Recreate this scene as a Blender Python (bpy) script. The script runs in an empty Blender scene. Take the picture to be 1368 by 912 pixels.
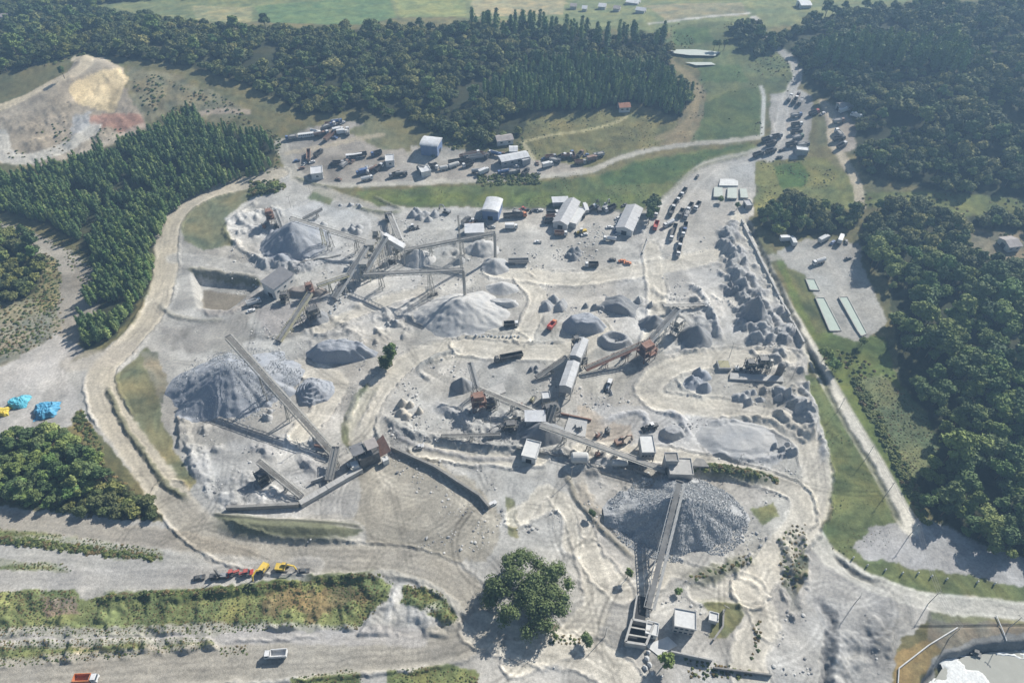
import bpy, bmesh, math, random
import numpy as np

# ------------------------------------------------------------------ camera
HC, FPX = 247.0, 911.0                      # drone height (m), focal length in photo pixels (1368 wide)
PITCH = math.radians(45.0)
SP, CP = math.sin(PITCH), math.cos(PITCH)
sc = bpy.context.scene
col = sc.collection
cam_d = bpy.data.cameras.new('camera')
cam = bpy.data.objects.new('camera', cam_d); col.objects.link(cam)
cam.location = (0, 0, HC); cam.rotation_euler = (math.radians(90) - PITCH, 0, 0)
cam_d.sensor_width = 36.0; cam_d.lens = FPX / 1368 * 36.0
cam_d.clip_start = 1.0; cam_d.clip_end = 40000
sc.camera = cam
# ------------------------------------------------------------------ light
SUN_EL, SUN_AZ = math.radians(37.0), math.radians(45.4)     # azimuth from +Y towards +X
world = bpy.data.worlds.new('World'); sc.world = world; world.use_nodes = True
wn = world.node_tree; wn.nodes.clear()
wo = wn.nodes.new('ShaderNodeOutputWorld'); wb = wn.nodes.new('ShaderNodeBackground')
ws = wn.nodes.new('ShaderNodeTexSky'); ws.sky_type = 'NISHITA'; ws.sun_disc = False
ws.sun_elevation = SUN_EL; ws.sun_rotation = SUN_AZ; ws.air_density = 1.0; ws.dust_density = 1.2
wb.inputs['Strength'].default_value = 0.062
wn.links.new(ws.outputs[0], wb.inputs['Color']); wn.links.new(wb.outputs[0], wo.inputs['Surface'])
sun_d = bpy.data.lights.new('sun', 'SUN'); sun = bpy.data.objects.new('sun', sun_d); col.objects.link(sun)
sun_d.energy = 5.0; sun_d.angle = math.radians(0.53); sun_d.color = (1.0, 0.96, 0.895)
sun.location = (300, 300, 300)
sun.rotation_euler = (math.radians(90) - SUN_EL, 0, -SUN_AZ + math.pi)
sun.rotation_mode = 'XYZ'
from mathutils import Vector, Matrix
_sd = Vector((math.sin(SUN_AZ) * math.cos(SUN_EL), math.cos(SUN_AZ) * math.cos(SUN_EL), math.sin(SUN_EL)))
sun.rotation_euler = _sd.to_track_quat('Z', 'Y').to_euler()
sc.view_settings.view_transform = 'Standard'; sc.view_settings.look = 'None'
sc.view_settings.exposure = 0.58; sc.view_settings.gamma = 1.0
sc.render.engine = 'CYCLES'
sc.cycles.max_bounces = 5; sc.cycles.diffuse_bounces = 2; sc.cycles.glossy_bounces = 2
sc.cycles.transmission_bounces = 2; sc.cycles.volume_bounces = 0; sc.cycles.transparent_max_bounces = 4
sc.cycles.use_denoising = True
R = math.radians
rng = np.random.default_rng(7)
random.seed(7)

# ------------------------------------------------------------------ noise and projection helpers
def vnoise(x, y, seed=0):
    xi = np.floor(x).astype(np.int64); yi = np.floor(y).astype(np.int64)
    fx = x - xi; fy = y - yi
    fx = fx * fx * (3 - 2 * fx); fy = fy * fy * (3 - 2 * fy)
    def h(a, b):
        n = (a * 374761393 + b * 668265263 + seed * 1442695041) & 0xFFFFFFFF
        n = ((n ^ (n >> 13)) * 1274126177) & 0xFFFFFFFF
        return ((n ^ (n >> 16)) & 0xFFFF) / 65535.0
    a = h(xi, yi); b = h(xi + 1, yi); c = h(xi, yi + 1); d = h(xi + 1, yi + 1)
    return (a + (b - a) * fx + (c - a) * fy + (a - b - c + d) * fx * fy)
def fbm(x, y, scale, octv=4, seed=0):
    t = 0; a = 0.5; s = 1.0 / scale; tot = 0
    for o in range(octv):
        t = t + a * vnoise(np.asarray(x) * s + 17.3 * o, np.asarray(y) * s - 9.1 * o, seed + o); tot += a
        a *= 0.5; s *= 2.03
    return t / tot            # 0..1
def E(px, py, z=0.0):         # the point of a photo pixel's ray at height z
    u = (px - 684) / FPX; v = (456 - py) / FPX
    d = (HC - z) / (SP - v * CP)
    return (u * d, d * (CP + v * SP), z)
BUMPS = [(470, 600, 52, 150, 150), (-50, 575, 24, 210, 85), (-345, 540, 20, 110, 75), (260, 215, 9, 55, 110),
         (180, 640, 8, 60, 60), (330, 430, 14, 90, 60)]
def zhill(x, y):
    z = 0.0
    for bx, by, a, sx, sy in BUMPS:
        z = z + a * np.exp(-(((x - bx) / sx) ** 2 + ((y - by) / sy) ** 2) / 2)
    return z
def G(px, py):                # pixel -> ground point on the hills
    z = 0.0
    for i in range(60):
        x, y, _ = E(px, py, z)
        z2 = float(zhill(x, y))
        if abs(z2 - z) < 0.02: break
        z = 0.5 * z + 0.5 * z2
    return (x, y)
def PW(pts): return [G(*p) for p in pts]

# ------------------------------------------------------------------ terrain grid (finer near, coarser far)
ST = 1.65
rows_py = np.arange(990, -46, -ST)
Yr = np.array([E(684, p)[1] for p in rows_py])
Yr = np.concatenate([[-400, -150, -40, 20], Yr, [930, 1010, 1150, 1400, 1900, 3000, 6000, 12000]])
dr = np.maximum(Yr * CP + HC * SP, 175.0)
Uc = np.arange(-790, 791, ST)
Uc = np.concatenate([[-6000, -3000, -1800, -1200, -950], Uc, [950, 1200, 1800, 3000, 6000]])
XX = (Uc[None, :] / FPX) * dr[:, None]
YY = np.repeat(Yr[:, None], len(Uc), 1)
NR, NC = XX.shape
ZZ = zhill(XX, YY)
CR = np.zeros((NR, NC, 3)); ZONE = np.full((NR, NC), 5, np.int16); ROUGHV = np.zeros((NR, NC))
JX = (fbm(XX, YY, 9, 3, 11) - .5); JY = (fbm(XX, YY, 9, 3, 23) - .5)
JX2 = (fbm(XX, YY, 2.2, 2, 31) - .5); JY2 = (fbm(XX, YY, 2.2, 2, 37) - .5)
def sub(x0, x1, y0, y1):
    r0 = max(np.searchsorted(Yr, y0) - 1, 0); r1 = min(np.searchsorted(Yr, y1) + 1, NR)
    ds = (dr[r0], dr[max(r1 - 1, r0)])
    u0 = min(x0 / ds[0], x0 / ds[1]) * FPX; u1 = max(x1 / ds[0], x1 / ds[1]) * FPX
    c0 = max(np.searchsorted(Uc, u0) - 1, 0); c1 = min(np.searchsorted(Uc, u1) + 1, NC)
    return slice(r0, max(r1, r0 + 1)), slice(c0, max(c1, c0 + 1))
def inside(poly, X, Y):
    m = np.zeros(X.shape, bool); n = len(poly)
    for i in range(n):
        x1, y1 = poly[i]; x2, y2 = poly[(i + 1) % n]
        if y1 == y2: continue
        c = ((y1 > Y) != (y2 > Y)) & (X < (x2 - x1) * (Y - y1) / (y2 - y1) + x1)
        m ^= c
    return m
def polymask(pts, jit=3.0, pix=True):
    w = PW(pts) if pix else pts
    xs = [p[0] for p in w]; ys = [p[1] for p in w]
    s = sub(min(xs) - 6, max(xs) + 6, min(ys) - 6, max(ys) + 6)
    m = inside(w, XX[s] + JX[s] * jit + JX2[s] * jit * .5, YY[s] + JY[s] * jit + JY2[s] * jit * .5)
    return s, m
def paint(pts, c, jit=3.0, zone=None, var=0.12, a=1.0):
    s, m = polymask(pts, jit)
    v = 1 + var * 2 * (fbm(XX[s], YY[s], 14, 4, 5) - .5)
    cc = np.array(c)[None, None, :] * v[..., None]
    aa = (m * a)[..., None]
    CR[s] = CR[s] * (1 - aa) + cc * aa
    if zone is not None: ZONE[s] = np.where(m, zone, ZONE[s])
def smooth_line(pts, n=6):
    p = [np.array(q, float) for q in pts]
    if len(p) < 3: return p
    out = []
    p = [2 * p[0] - p[1]] + p + [2 * p[-1] - p[-2]]
    for i in range(1, len(p) - 2):
        for k in range(n):
            t = k / n
            a, b, c, d = p[i - 1], p[i], p[i + 1], p[i + 2]
            out.append(.5 * (2 * b + (c - a) * t + (2 * a - 5 * b + 4 * c - d) * t * t + (3 * b - a - 3 * c + d) * t ** 3))
    out.append(p[-2]); return out
def linedist(w, maxd):
    """signed distance and arc length to a world polyline, on the grid window around it"""
    xs = [p[0] for p in w]; ys = [p[1] for p in w]
    s = sub(min(xs) - maxd, max(xs) + maxd, min(ys) - maxd, max(ys) + maxd)
    X = XX[s]; Y = YY[s]; D = np.full(X.shape, 1e9); A = np.zeros(X.shape); acc = 0.0
    r0, c0 = s[0].start, s[1].start
    for i in range(len(w) - 1):
        (x1, y1), (x2, y2) = w[i][:2], w[i + 1][:2]
        L = math.hypot(x2 - x1, y2 - y1) + 1e-9
        q = sub(min(x1, x2) - maxd, max(x1, x2) + maxd, min(y1, y2) - maxd, max(y1, y2) + maxd)
        q = (slice(max(q[0].start - r0, 0), max(q[0].stop - r0, 0)), slice(max(q[1].start - c0, 0), max(q[1].stop - c0, 0)))
        Xq = X[q] - x1; Yq = Y[q] - y1
        if Xq.size == 0: acc += L; continue
        t = np.clip((Xq * (x2 - x1) + Yq * (y2 - y1)) / L ** 2, 0, 1)
        ex = Xq - t * (x2 - x1); ey = Yq - t * (y2 - y1)
        dd = np.hypot(ex, ey) * np.where(((x2 - x1) * Yq - (y2 - y1) * Xq) >= 0, 1, -1)
        b = np.abs(dd) < np.abs(D[q])
        D[q] = np.where(b, dd, D[q]); A[q] = np.where(b, acc + t * L, A[q]); acc += L
    return s, D, A
def road(pts, width, c, zone, edge=None, ruts=True, a=0.9, wob=1.0, berm=0.0):
    w = smooth_line(PW(pts)); hw = width / 2
    s, D, A = linedist(w, hw + 4)
    Dj = D + (JX[s] + JX2[s]) * 1.6 * wob
    m = np.clip((hw - np.abs(Dj)) / (hw * .25) + .5, 0, 1) * a
    v = 1 + .30 * (fbm(A * .10, Dj * 1.1, 1.0, 4, 3) - .5) * 2
    if ruts:
        for off in (-.5, -.18, .22, .55):
            v = v * (1 - .26 * np.exp(-((Dj - off * hw) / .55) ** 2) * (0.4 + fbm(A, D * 0 + off * 9, 30, 2, 8)))
        v = v * (1 + .28 * np.exp(-((np.abs(Dj) - .98 * hw) / .8) ** 2))
    CR[s] = CR[s] * (1 - m[..., None]) + np.array(c) * v[..., None] * m[..., None]
    if edge: 
        e = np.clip(1 - np.abs(np.abs(Dj) - hw - .8) / .9, 0, 1)[..., None] * .75
        CR[s] = CR[s] * (1 - e) + np.array(edge) * e
    ZONE[s] = np.where(np.abs(D) < hw, zone, ZONE[s])
    if berm:
        for sg, sd in ((1, 61), (-1, 67)):
            gate = np.clip((fbm(A, D * 0 + sd, 26, 2, sd) - .40) * 6, 0, 1)
            b = np.clip(1 - np.abs(Dj * sg - hw - .8) / .95, 0, 1) * gate
            ZZ[s] += berm * b * (.4 + 1.2 * fbm(XX[s], YY[s], 2.6, 2, sd))
            CR[s] *= (1 - .10 * b)[..., None]
def ridge(pts, width, h, c=None, ca=.8, lump=0.6, px=True, sharp=1.0, jit=.9):
    w = smooth_line(PW(pts) if px else pts, 4)
    h = h * .66
    s, D, A = linedist(w, width * 3)
    D = D + (JX[s] * 1.4 + JX2[s] * 1.2) * width * jit
    prof = np.clip(1 - (np.abs(D) / (width * 1.15)) ** 1.15, 0, 1) ** sharp
    L = A.max() + 1e-6
    taper = np.clip(np.minimum(A, L - A) / (width * 3.0), 0, 1)
    n = 1 - lump + lump * 2 * fbm(XX[s], YY[s], max(abs(width) * 1.3, 2), 3, 77)
    ZZ[s] += h * prof * taper * n
    if c is not None:
        m = (np.clip(prof * 2.0, 0, 1) * taper * ca)[..., None]
        CR[s] = CR[s] * (1 - m) + np.array(c) * (.85 + .3 * fbm(XX[s], YY[s], 4, 3, 9))[..., None] * m
def pit(pts, depth, soft=3):
    s, m = polymask(pts, 1.5)
    z = m.astype(float)
    for k in range(soft):
        z = (np.roll(z, 1, 0) + np.roll(z, -1, 0) + np.roll(z, 1, 1) + np.roll(z, -1, 1) + z) / 5
    ZZ[s] += depth * z
def zat(x, y):
    r = np.interp(y, Yr, np.arange(NR)); r0 = int(min(r, NR - 2)); fr = r - r0
    def at(ri):
        c = np.interp(x / dr[ri] * FPX, Uc, np.arange(NC)); c0 = int(min(c, NC - 2)); fc = c - c0
        return ZZ[ri, c0] * (1 - fc) + ZZ[ri, c0 + 1] * fc
    return float(at(r0) * (1 - fr) + at(r0 + 1) * fr)
def GZ(px, py):
    x, y = G(px, py); return (x, y, zat(x, y))

# ------------------------------------------------------------------ painting the ground: surface colours, with tree shade in the left clearing
DUST = (.40, .384, .35); PALE = (.52, .51, .485); DIRT = (.33, .30, .25); ROADC = (.335, .295, .235)
GRASS = (.115, .135, .05); LUSH = (.085, .14, .04); SCRUB = (.15, .14, .07); DRY = (.21, .18, .10)
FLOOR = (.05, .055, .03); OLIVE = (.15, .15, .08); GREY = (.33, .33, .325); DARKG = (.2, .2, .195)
CR[:] = np.array(SCRUB) * (.75 + .5 * fbm(XX, YY, 25, 4, 2))[..., None]
# far fields and open land along the top
paint([(-300, 60), (-300, -80), (1700, -80), (1700, 10), (1000, 40), (880, 45), (560, 20), (300, 30), (0, 40)], (.17, .19, .09), 12, 3)
paint([(340, 8), (520, -5), (530, 24), (480, 34), (350, 30)], (.125, .18, .08), 5, 3)
paint([(525, -5), (620, -5), (622, 22), (535, 24)], (.22, .24, .10), 5, 3)
paint([(630, -8), (760, -8), (750, 20), (632, 22)], (.32, .28, .16), 5, 3)
paint([(255, 8), (335, 10), (335, 30), (265, 28)], (.26, .25, .13), 5, 3)
paint([(860, 8), (990, 4), (1000, 22), (890, 28)], (.24, .22, .13), 5, 3)
# woods
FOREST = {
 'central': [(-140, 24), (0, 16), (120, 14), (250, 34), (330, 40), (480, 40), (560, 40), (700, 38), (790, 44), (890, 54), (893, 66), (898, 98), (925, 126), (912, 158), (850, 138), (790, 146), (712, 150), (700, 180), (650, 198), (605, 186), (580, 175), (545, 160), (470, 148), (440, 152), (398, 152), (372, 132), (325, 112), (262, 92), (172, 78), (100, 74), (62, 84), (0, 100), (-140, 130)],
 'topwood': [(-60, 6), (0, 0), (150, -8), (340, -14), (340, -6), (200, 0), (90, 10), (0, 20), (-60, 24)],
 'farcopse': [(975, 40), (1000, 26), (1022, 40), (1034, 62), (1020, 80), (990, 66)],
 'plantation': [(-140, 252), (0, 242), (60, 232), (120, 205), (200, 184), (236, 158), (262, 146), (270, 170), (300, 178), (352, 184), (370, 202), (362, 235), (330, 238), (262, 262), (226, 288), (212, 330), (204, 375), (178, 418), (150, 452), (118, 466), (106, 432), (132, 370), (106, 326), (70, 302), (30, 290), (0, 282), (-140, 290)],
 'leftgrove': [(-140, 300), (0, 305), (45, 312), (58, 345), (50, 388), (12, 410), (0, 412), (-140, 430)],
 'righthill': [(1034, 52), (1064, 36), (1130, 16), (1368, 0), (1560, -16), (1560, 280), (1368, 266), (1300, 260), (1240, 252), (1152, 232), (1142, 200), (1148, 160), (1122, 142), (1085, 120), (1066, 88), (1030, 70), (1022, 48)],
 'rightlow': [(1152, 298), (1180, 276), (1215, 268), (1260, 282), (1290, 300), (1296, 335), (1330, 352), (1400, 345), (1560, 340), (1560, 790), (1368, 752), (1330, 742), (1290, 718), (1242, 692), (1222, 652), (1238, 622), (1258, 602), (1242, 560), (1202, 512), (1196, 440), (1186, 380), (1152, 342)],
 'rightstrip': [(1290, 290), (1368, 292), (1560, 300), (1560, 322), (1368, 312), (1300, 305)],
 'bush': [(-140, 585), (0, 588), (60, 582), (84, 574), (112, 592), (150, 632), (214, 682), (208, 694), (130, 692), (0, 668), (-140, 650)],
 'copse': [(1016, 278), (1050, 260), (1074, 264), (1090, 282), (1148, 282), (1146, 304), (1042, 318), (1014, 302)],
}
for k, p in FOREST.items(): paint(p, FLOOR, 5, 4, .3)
paint([(20, 300), (60, 318), (95, 335), (140, 380), (120, 440), (75, 500), (40, 480), (65, 420), (70, 360), (0, 315), (-100, 300), (-100, 288)], (.33, .30, .25), 5, 0)
# big pale working floor
paint([(296, 288), (345, 262), (372, 250), (380, 212), (395, 232), (440, 254), (500, 277), (640, 277), (860, 281), (884, 264), (930, 224), (1004, 205), (1018, 195), (1062, 190), (1066, 212), (1010, 214), (1008, 286), (1000, 292), (1078, 462), (1090, 560), (1110, 640), (1094, 722), (1140, 772), (1232, 800), (1252, 812), (1208, 850), (1190, 912), (1180, 1010), (-300, 1010), (-300, 690), (0, 676), (215, 697), (215, 680), (150, 600), (104, 545), (80, 490), (140, 470), (190, 420), (208, 370), (214, 300), (240, 268), (300, 250), (335, 256), (300, 292)], DUST, 3, 0, .2)
paint([(-300, 440), (0, 420), (60, 440), (115, 465), (88, 490), (112, 560), (84, 574), (0, 586), (-300, 590)], (.43, .41, .38), 4, 0, .15)
paint([(-300, 400), (0, 405), (75, 395), (85, 430), (20, 470), (0, 480), (-300, 480)], (.25, .23, .15), 6, 5, .3)
paint([(55, 340), (78, 350), (80, 400), (60, 425), (48, 395)], (.23, .21, .11), 4, 5, .3)
paint([(-60, 440), (30, 430), (70, 410), (85, 440), (40, 470), (0, 490), (-60, 490)], (.27, .245, .18), 5, 5, .4)  # scrub ground, with the deep tree shade put into its darker colour
paint([(236, 288), (300, 256), (332, 250), (336, 262), (300, 294), (312, 328), (272, 336), (246, 322)], (.17, .17, .10), 3, 3, .2)
# tonal patches in the working floor
for p, c, a in [
 ([(478, 622), (560, 602), (640, 650), (672, 692), (652, 752), (560, 752), (492, 722), (470, 680)], (.315, .29, .24), .95),
 ([(660, 330), (800, 320), (900, 330), (980, 290), (1000, 330), (900, 372), (820, 382), (700, 372)], (.385, .37, .335), .7),
 ([(610, 440), (800, 430), (860, 470), (830, 540), (780, 520), (700, 470), (560, 490)], (.40, .385, .34), .7),
 ([(870, 470), (1050, 470), (1090, 590), (1090, 690), (1020, 780), (980, 700), (1050, 640), (1030, 560), (880, 560)], (.44, .425, .38), .7),
 ([(240, 440), (330, 420), (345, 450), (300, 470), (250, 470)], (.27, .255, .225), .85),
 ([(212, 440), (300, 425), (345, 400), (360, 380), (330, 440), (280, 470), (230, 465)], (.30, .28, .25), .6),
 ([(340, 415), (420, 395), (430, 430), (360, 450)], (.33, .30, .28), .7),
 ([(300, 292), (420, 270), (500, 290), (480, 350), (330, 345)], PALE, .6),
 ([(440, 345), (560, 345), (560, 420), (470, 460), (420, 450)], PALE, .55),
 ([(820, 360), (960, 345), (980, 440), (900, 480), (820, 440)], (.46, .445, .415), .7),
 ([(790, 540), (1060, 550), (1075, 600), (1000, 640), (800, 620)], (.44, .44, .435), .7),
 ([(775, 545), (840, 570), (850, 600), (810, 600), (770, 575)], (.42, .36, .29), .7),
 ([(250, 595), (420, 575), (440, 640), (400, 680), (280, 672)], PALE, .5),
 ([(680, 690), (800, 640), (830, 720), (845, 830), (790, 850), (760, 760)], (.45, .43, .39), .7),
 ([(690, 850), (860, 870), (860, 1000), (600, 1000)], (.47, .45, .41), .6),
 ([(905, 850), (1060, 780), (1200, 850), (1180, 1000), (900, 1000)], (.43, .41, .375), .6),
 ([(1075, 725), (1200, 790), (1190, 850), (1120, 870), (1080, 800)], (.38, .375, .365), .5),
 ([(290, 640), (480, 620), (480, 690), (300, 690)], (.42, .415, .40), .6),
]: paint(p, c, 6, None, .14, a)
# hill-top cutting, upper left
paint([(-200, 175), (0, 160), (40, 132), (92, 100), (104, 78), (132, 78), (165, 94), (172, 130), (192, 156), (198, 172), (140, 196), (60, 222), (20, 218), (-200, 225)], (.37, .315, .24), 6, 0, .25)
paint([(170, 90), (230, 100), (300, 130), (330, 150), (300, 165), (268, 158), (240, 140), (200, 165), (175, 140)], (.20, .185, .115), 6, 5, .4)
paint([(94, 122), (128, 103), (160, 95), (171, 105), (166, 122), (152, 150), (122, 146), (100, 138)], (.70, .56, .34), 4, 0, .08)
paint([(118, 156), (150, 152), (186, 155), (197, 168), (165, 179), (150, 172), (122, 170)], (.44, .26, .19), 4, 0, .12)
paint([(96, 158), (120, 150), (118, 176), (95, 180)], (.42, .41, .39), 4, 0, .15)
road([(104, 78), (118, 84), (114, 96), (92, 108), (60, 122), (20, 142), (-20, 156)], 10, (.60, .51, .37), 6)
road([(0, 182), (4, 205), (25, 213), (60, 208), (100, 190), (125, 172)], 11, (.58, .55, .48), 6)
road([(190, 168), (160, 182), (125, 198), (80, 212)], 5, (.46, .40, .32), 6, None, False, .7)
road([(330, 150), (300, 148), (272, 152), (262, 158)], 6, (.40, .33, .26), 6, None, False)
# truck yards beyond the working floor
paint([(368, 190), (402, 176), (450, 162), (490, 166), (512, 185), (540, 200), (562, 222), (552, 244), (450, 246), (402, 238), (380, 216)], (.30, .275, .24), 4, 0, .22)
paint([(460, 175), (500, 160), (530, 180), (548, 200), (510, 200)], (.15, .15, .085), 4, 5, .3)
paint([(555, 205), (600, 200), (650, 205), (700, 205), (740, 212), (790, 205), (812, 214), (782, 229), (700, 239), (560, 244), (545, 222)], (.32, .295, .26), 4, 0, .2)
paint([(548, 195), (600, 196), (640, 205), (600, 220), (560, 225)], (.38, .36, .32), 4, 0, .15)
paint([(1028, 126), (1060, 116), (1086, 128), (1084, 165), (1078, 205), (1036, 212), (1030, 180)], (.40, .38, .345), 3, 0, .1)
paint([(1096, 132), (1112, 140), (1128, 150), (1146, 168), (1142, 200), (1120, 206), (1104, 172)], (.40, .35, .29), 3, 0, .15)
# meadows
paint([(472, 256), (560, 250), (700, 244), (800, 236), (850, 213), (1002, 190), (1014, 200), (930, 222), (884, 263), (860, 279), (640, 276), (500, 276)], (.115, .14, .055), 4, 3, .35)
paint([(500, 262), (700, 256), (760, 258), (860, 262), (850, 270), (640, 270), (520, 272)], (.125, .155, .05), 6, 3, .35)
paint([(800, 236), (860, 214), (990, 194), (930, 218), (885, 245), (810, 248)], (.075, .115, .042), 5, 3, .35)
paint([(905, 186), (915, 165), (938, 130), (932, 92), (890, 62), (898, 32), (1000, 28), (1030, 60), (1060, 92), (1062, 122), (1024, 128), (1018, 184)], (.125, .145, .065), 5, 3, .4)
paint([(938, 140), (975, 122), (1014, 116), (1018, 182), (932, 188)], (.085, .115, .045), 3, 3, .2)
paint([(898, 40), (945, 36), (955, 55), (900, 62)], (.085, .125, .045), 4, 3, .2)
paint([(930, 90), (990, 86), (1000, 110), (940, 108)], (.09, .13, .05), 4, 3, .2)
paint([(688, 202), (708, 154), (790, 150), (845, 142), (905, 165), (918, 188), (842, 204), (790, 224), (722, 214)], (.155, .148, .066), 4, 3, .35)
paint([(905, 165), (935, 110), (945, 130), (935, 170), (920, 190), (880, 195)], (.20, .17, .10), 4, 5, .3)
paint([(1010, 216), (1100, 212), (1142, 240), (1147, 276), (1090, 282), (1050, 260), (1012, 284)], (.17, .175, .065), 4, 3, .35)
paint([(1034, 222), (1068, 216), (1082, 232), (1072, 250), (1044, 252)], (.075, .125, .035), 3, 3, .2)
paint([(1148, 258), (1240, 256), (1368, 268), (1560, 280), (1560, 300), (1368, 292), (1290, 288), (1215, 270), (1160, 278)], (.15, .165, .06), 4, 3, .35)
paint([(1294, 306), (1368, 312), (1400, 345), (1330, 348), (1300, 335)], (.22, .185, .12), 5, 5, .3)
paint([(1032, 338), (1060, 352), (1100, 442), (1182, 450), (1196, 500), (1205, 515), (1245, 565), (1258, 602), (1238, 622), (1222, 652), (1216, 700), (1182, 628), (1130, 545), (1086, 462)], (.11, .14, .045), 3, 3, .35)
paint([(1142, 506), (1178, 500), (1205, 520), (1240, 560), (1256, 600), (1225, 640), (1218, 660), (1180, 590)], (.15, .17, .085), 3, 3, .3)
paint([(1036, 336), (1080, 318), (1150, 326), (1152, 360), (1188, 430), (1152, 456), (1114, 446), (1072, 378)], (.36, .345, .31), 3, 0, .2)
paint([(1048, 355), (1076, 366), (1112, 444), (1092, 446)], (.12, .13, .06), 2, 3, .3)
paint([(1076, 500), (1096, 508), (1130, 568), (1182, 660), (1202, 708), (1232, 742), (1300, 768), (1368, 778), (1560, 800), (1560, 830), (1368, 806), (1250, 801), (1172, 776), (1116, 746), (1090, 720), (1112, 690), (1108, 630), (1090, 560)], (.135, .155, .065), 3, 3, .35)
paint([(1138, 730), (1165, 705), (1200, 696), (1240, 694), (1290, 716), (1368, 748), (1430, 770), (1430, 792), (1368, 782), (1290, 768), (1200, 752), (1155, 746)], (.35, .34, .325), 4, 0, .3)
# scrub banks, lower left
SCRUBS = [
 [(-200, 788), (0, 790), (96, 788), (112, 800), (128, 798), (300, 785), (400, 776), (508, 767), (526, 778), (518, 802), (490, 828), (478, 842), (400, 838), (300, 846), (150, 849), (0, 850), (-200, 852)],
 [(540, 780), (588, 790), (614, 828), (600, 838), (582, 826), (560, 812), (536, 806)],
 [(-200, 862), (0, 856), (120, 853), (280, 852), (292, 866), (230, 872), (140, 880), (0, 892), (-200, 900)],
 [(-200, 704), (0, 704), (60, 711), (140, 722), (212, 734), (220, 748), (150, 744), (60, 730), (0, 722), (-200, 720)],
 [(-200, 744), (0, 746), (88, 753), (96, 762), (0, 760), (-200, 762)],
 [(292, 864), (330, 862), (332, 874), (296, 876)],
 [(390, 904), (470, 892), (486, 904), (480, 1000), (380, 1000)], [(520, 894), (596, 890), (640, 900), (640, 1000), (520, 1000)],
]
for p in SCRUBS: paint(p, (.18, .20, .082), 4, 5, .4)
paint([(50, 795), (100, 800), (110, 820), (60, 822)], (.24, .19, .14), 4, 5, .2)
paint([(360, 790), (480, 780), (500, 800), (420, 825), (350, 818)], (.20, .165, .085), 8, 5, .35)
paint([(140, 512), (176, 482), (196, 462), (212, 500), (216, 560), (242, 612), (262, 645), (250, 660), (204, 612), (166, 562)], (.175, .17, .095), 3, 3, .25)
paint([(188, 470), (210, 468), (222, 500), (218, 540), (200, 510)], (.22, .205, .15), 5, 3, .3)
paint([(95, 560), (108, 545), (135, 590), (140, 625), (118, 600)], (.18, .16, .07), 3, 5, .3)
paint([(927, 796), (962, 798), (998, 810), (990, 832), (966, 852), (944, 850), (955, 822), (940, 806)], (.17, .17, .085), 2, 3, .2)
paint([(1195, 1000), (1198, 880), (1240, 842), (1268, 858), (1232, 912), (1225, 1000)], (.22, .17, .08), 4, 5, .3)
paint([(1238, 812), (1300, 815), (1400, 830), (1400, 850), (1300, 852), (1262, 870), (1238, 850)], (.17, .155, .12), 3, 5, .3)
paint([(1240, 812), (1300, 812), (1400, 825), (1400, 834), (1300, 830), (1245, 825)], (.19, .19, .11), 3, 5, .3)
paint([(1300, 850), (1400, 845), (1400, 868), (1310, 866), (1255, 890), (1240, 1000), (1215, 1000), (1245, 880)], (.21, .21, .20), 3, 0, .2)
paint([(456, 592), (456, 565), (470, 532), (490, 513), (508, 516), (492, 542), (472, 575), (470, 604)], (.19, .20, .12), 2, 3, .15)
paint([(676, 664), (688, 668), (693, 690), (690, 716), (680, 716)], (.19, .19, .11), 2, 3, .2)
paint([(284, 690), (300, 692), (380, 702), (484, 708), (478, 716), (420, 722), (340, 718), (300, 706)], (.145, .15, .10), 2, 3, .2)
paint([(706, 806), (750, 840), (778, 850), (760, 862), (720, 850)], (.21, .18, .12), 3, 5, .3)
paint([(424, 250), (450, 262), (442, 274), (410, 264)], (.14, .16, .09), 2, 3, .2)
paint([(1040, 720), (1058, 700), (1076, 700), (1078, 770), (1060, 800), (1045, 780)], (.19, .185, .13), 3, 5, .35)
paint([(1000, 680), (1030, 672), (1040, 690), (1020, 700)], (.2, .21, .1), 3, 3, .2)
# roads
road([(372, 232), (340, 242), (290, 255), (246, 276), (226, 305), (222, 340), (220, 370), (205, 418), (165, 465), (136, 498), (142, 540), (185, 605), (245, 685)], 13, (.50, .445, .35), 1, None, True, .95, 1, .8)
road([(225, 660), (255, 695), (300, 724), (360, 742), (450, 746), (540, 752), (600, 775), (636, 812), (640, 838), (610, 855), (540, 868), (420, 878), (200, 892), (-60, 910), (-200, 920)], 13, (.37, .34, .285), 1, None, True, .95, 1, .8)
road([(232, 345), (280, 348), (330, 360), (372, 362)], 9, (.44, .425, .39), 1, None, True, .8)
road([(100, 482), (140, 478), (165, 468)], 14, (.42, .375, .31), 1, None, False, .6)
road([(-60, 690), (60, 698), (150, 712), (230, 722), (330, 745)], 9, ROADC, 1, None, True, .7)
road([(-60, 740), (60, 735), (200, 752), (330, 765)], 12, (.42, .405, .37), 1, None, True, .6)
road([(-60, 775), (100, 772), (260, 768), (420, 756)], 8, (.41, .39, .36), 1, None, True, .5)
road([(-60, 852), (150, 850), (300, 846), (480, 848), (560, 852)], 7, (.42, .395, .37), 1, None, False, .7)
road([(985, 288), (1010, 332), (1045, 400), (1082, 466), (1132, 556), (1182, 640), (1216, 704)], 7.6, (.60, .565, .48), 2, None, False, 1, .25)
road([(1060, 690), (1088, 716), (1110, 745), (1165, 777), (1240, 803), (1330, 812), (1420, 820)], 7.5, (.58, .56, .50), 2, None, True, .9)
road([(1028, 212), (1038, 190), (1046, 150), (1056, 122), (1066, 100), (1058, 82), (1040, 66), (1018, 44), (1008, 24)], 7, (.48, .46, .42), 2, None, True, .9)
road([(1040, 195), (1000, 210), (950, 222), (915, 252), (880, 300), (868, 335)], 13, (.43, .41, .37), 1, None, True, .8)
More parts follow.
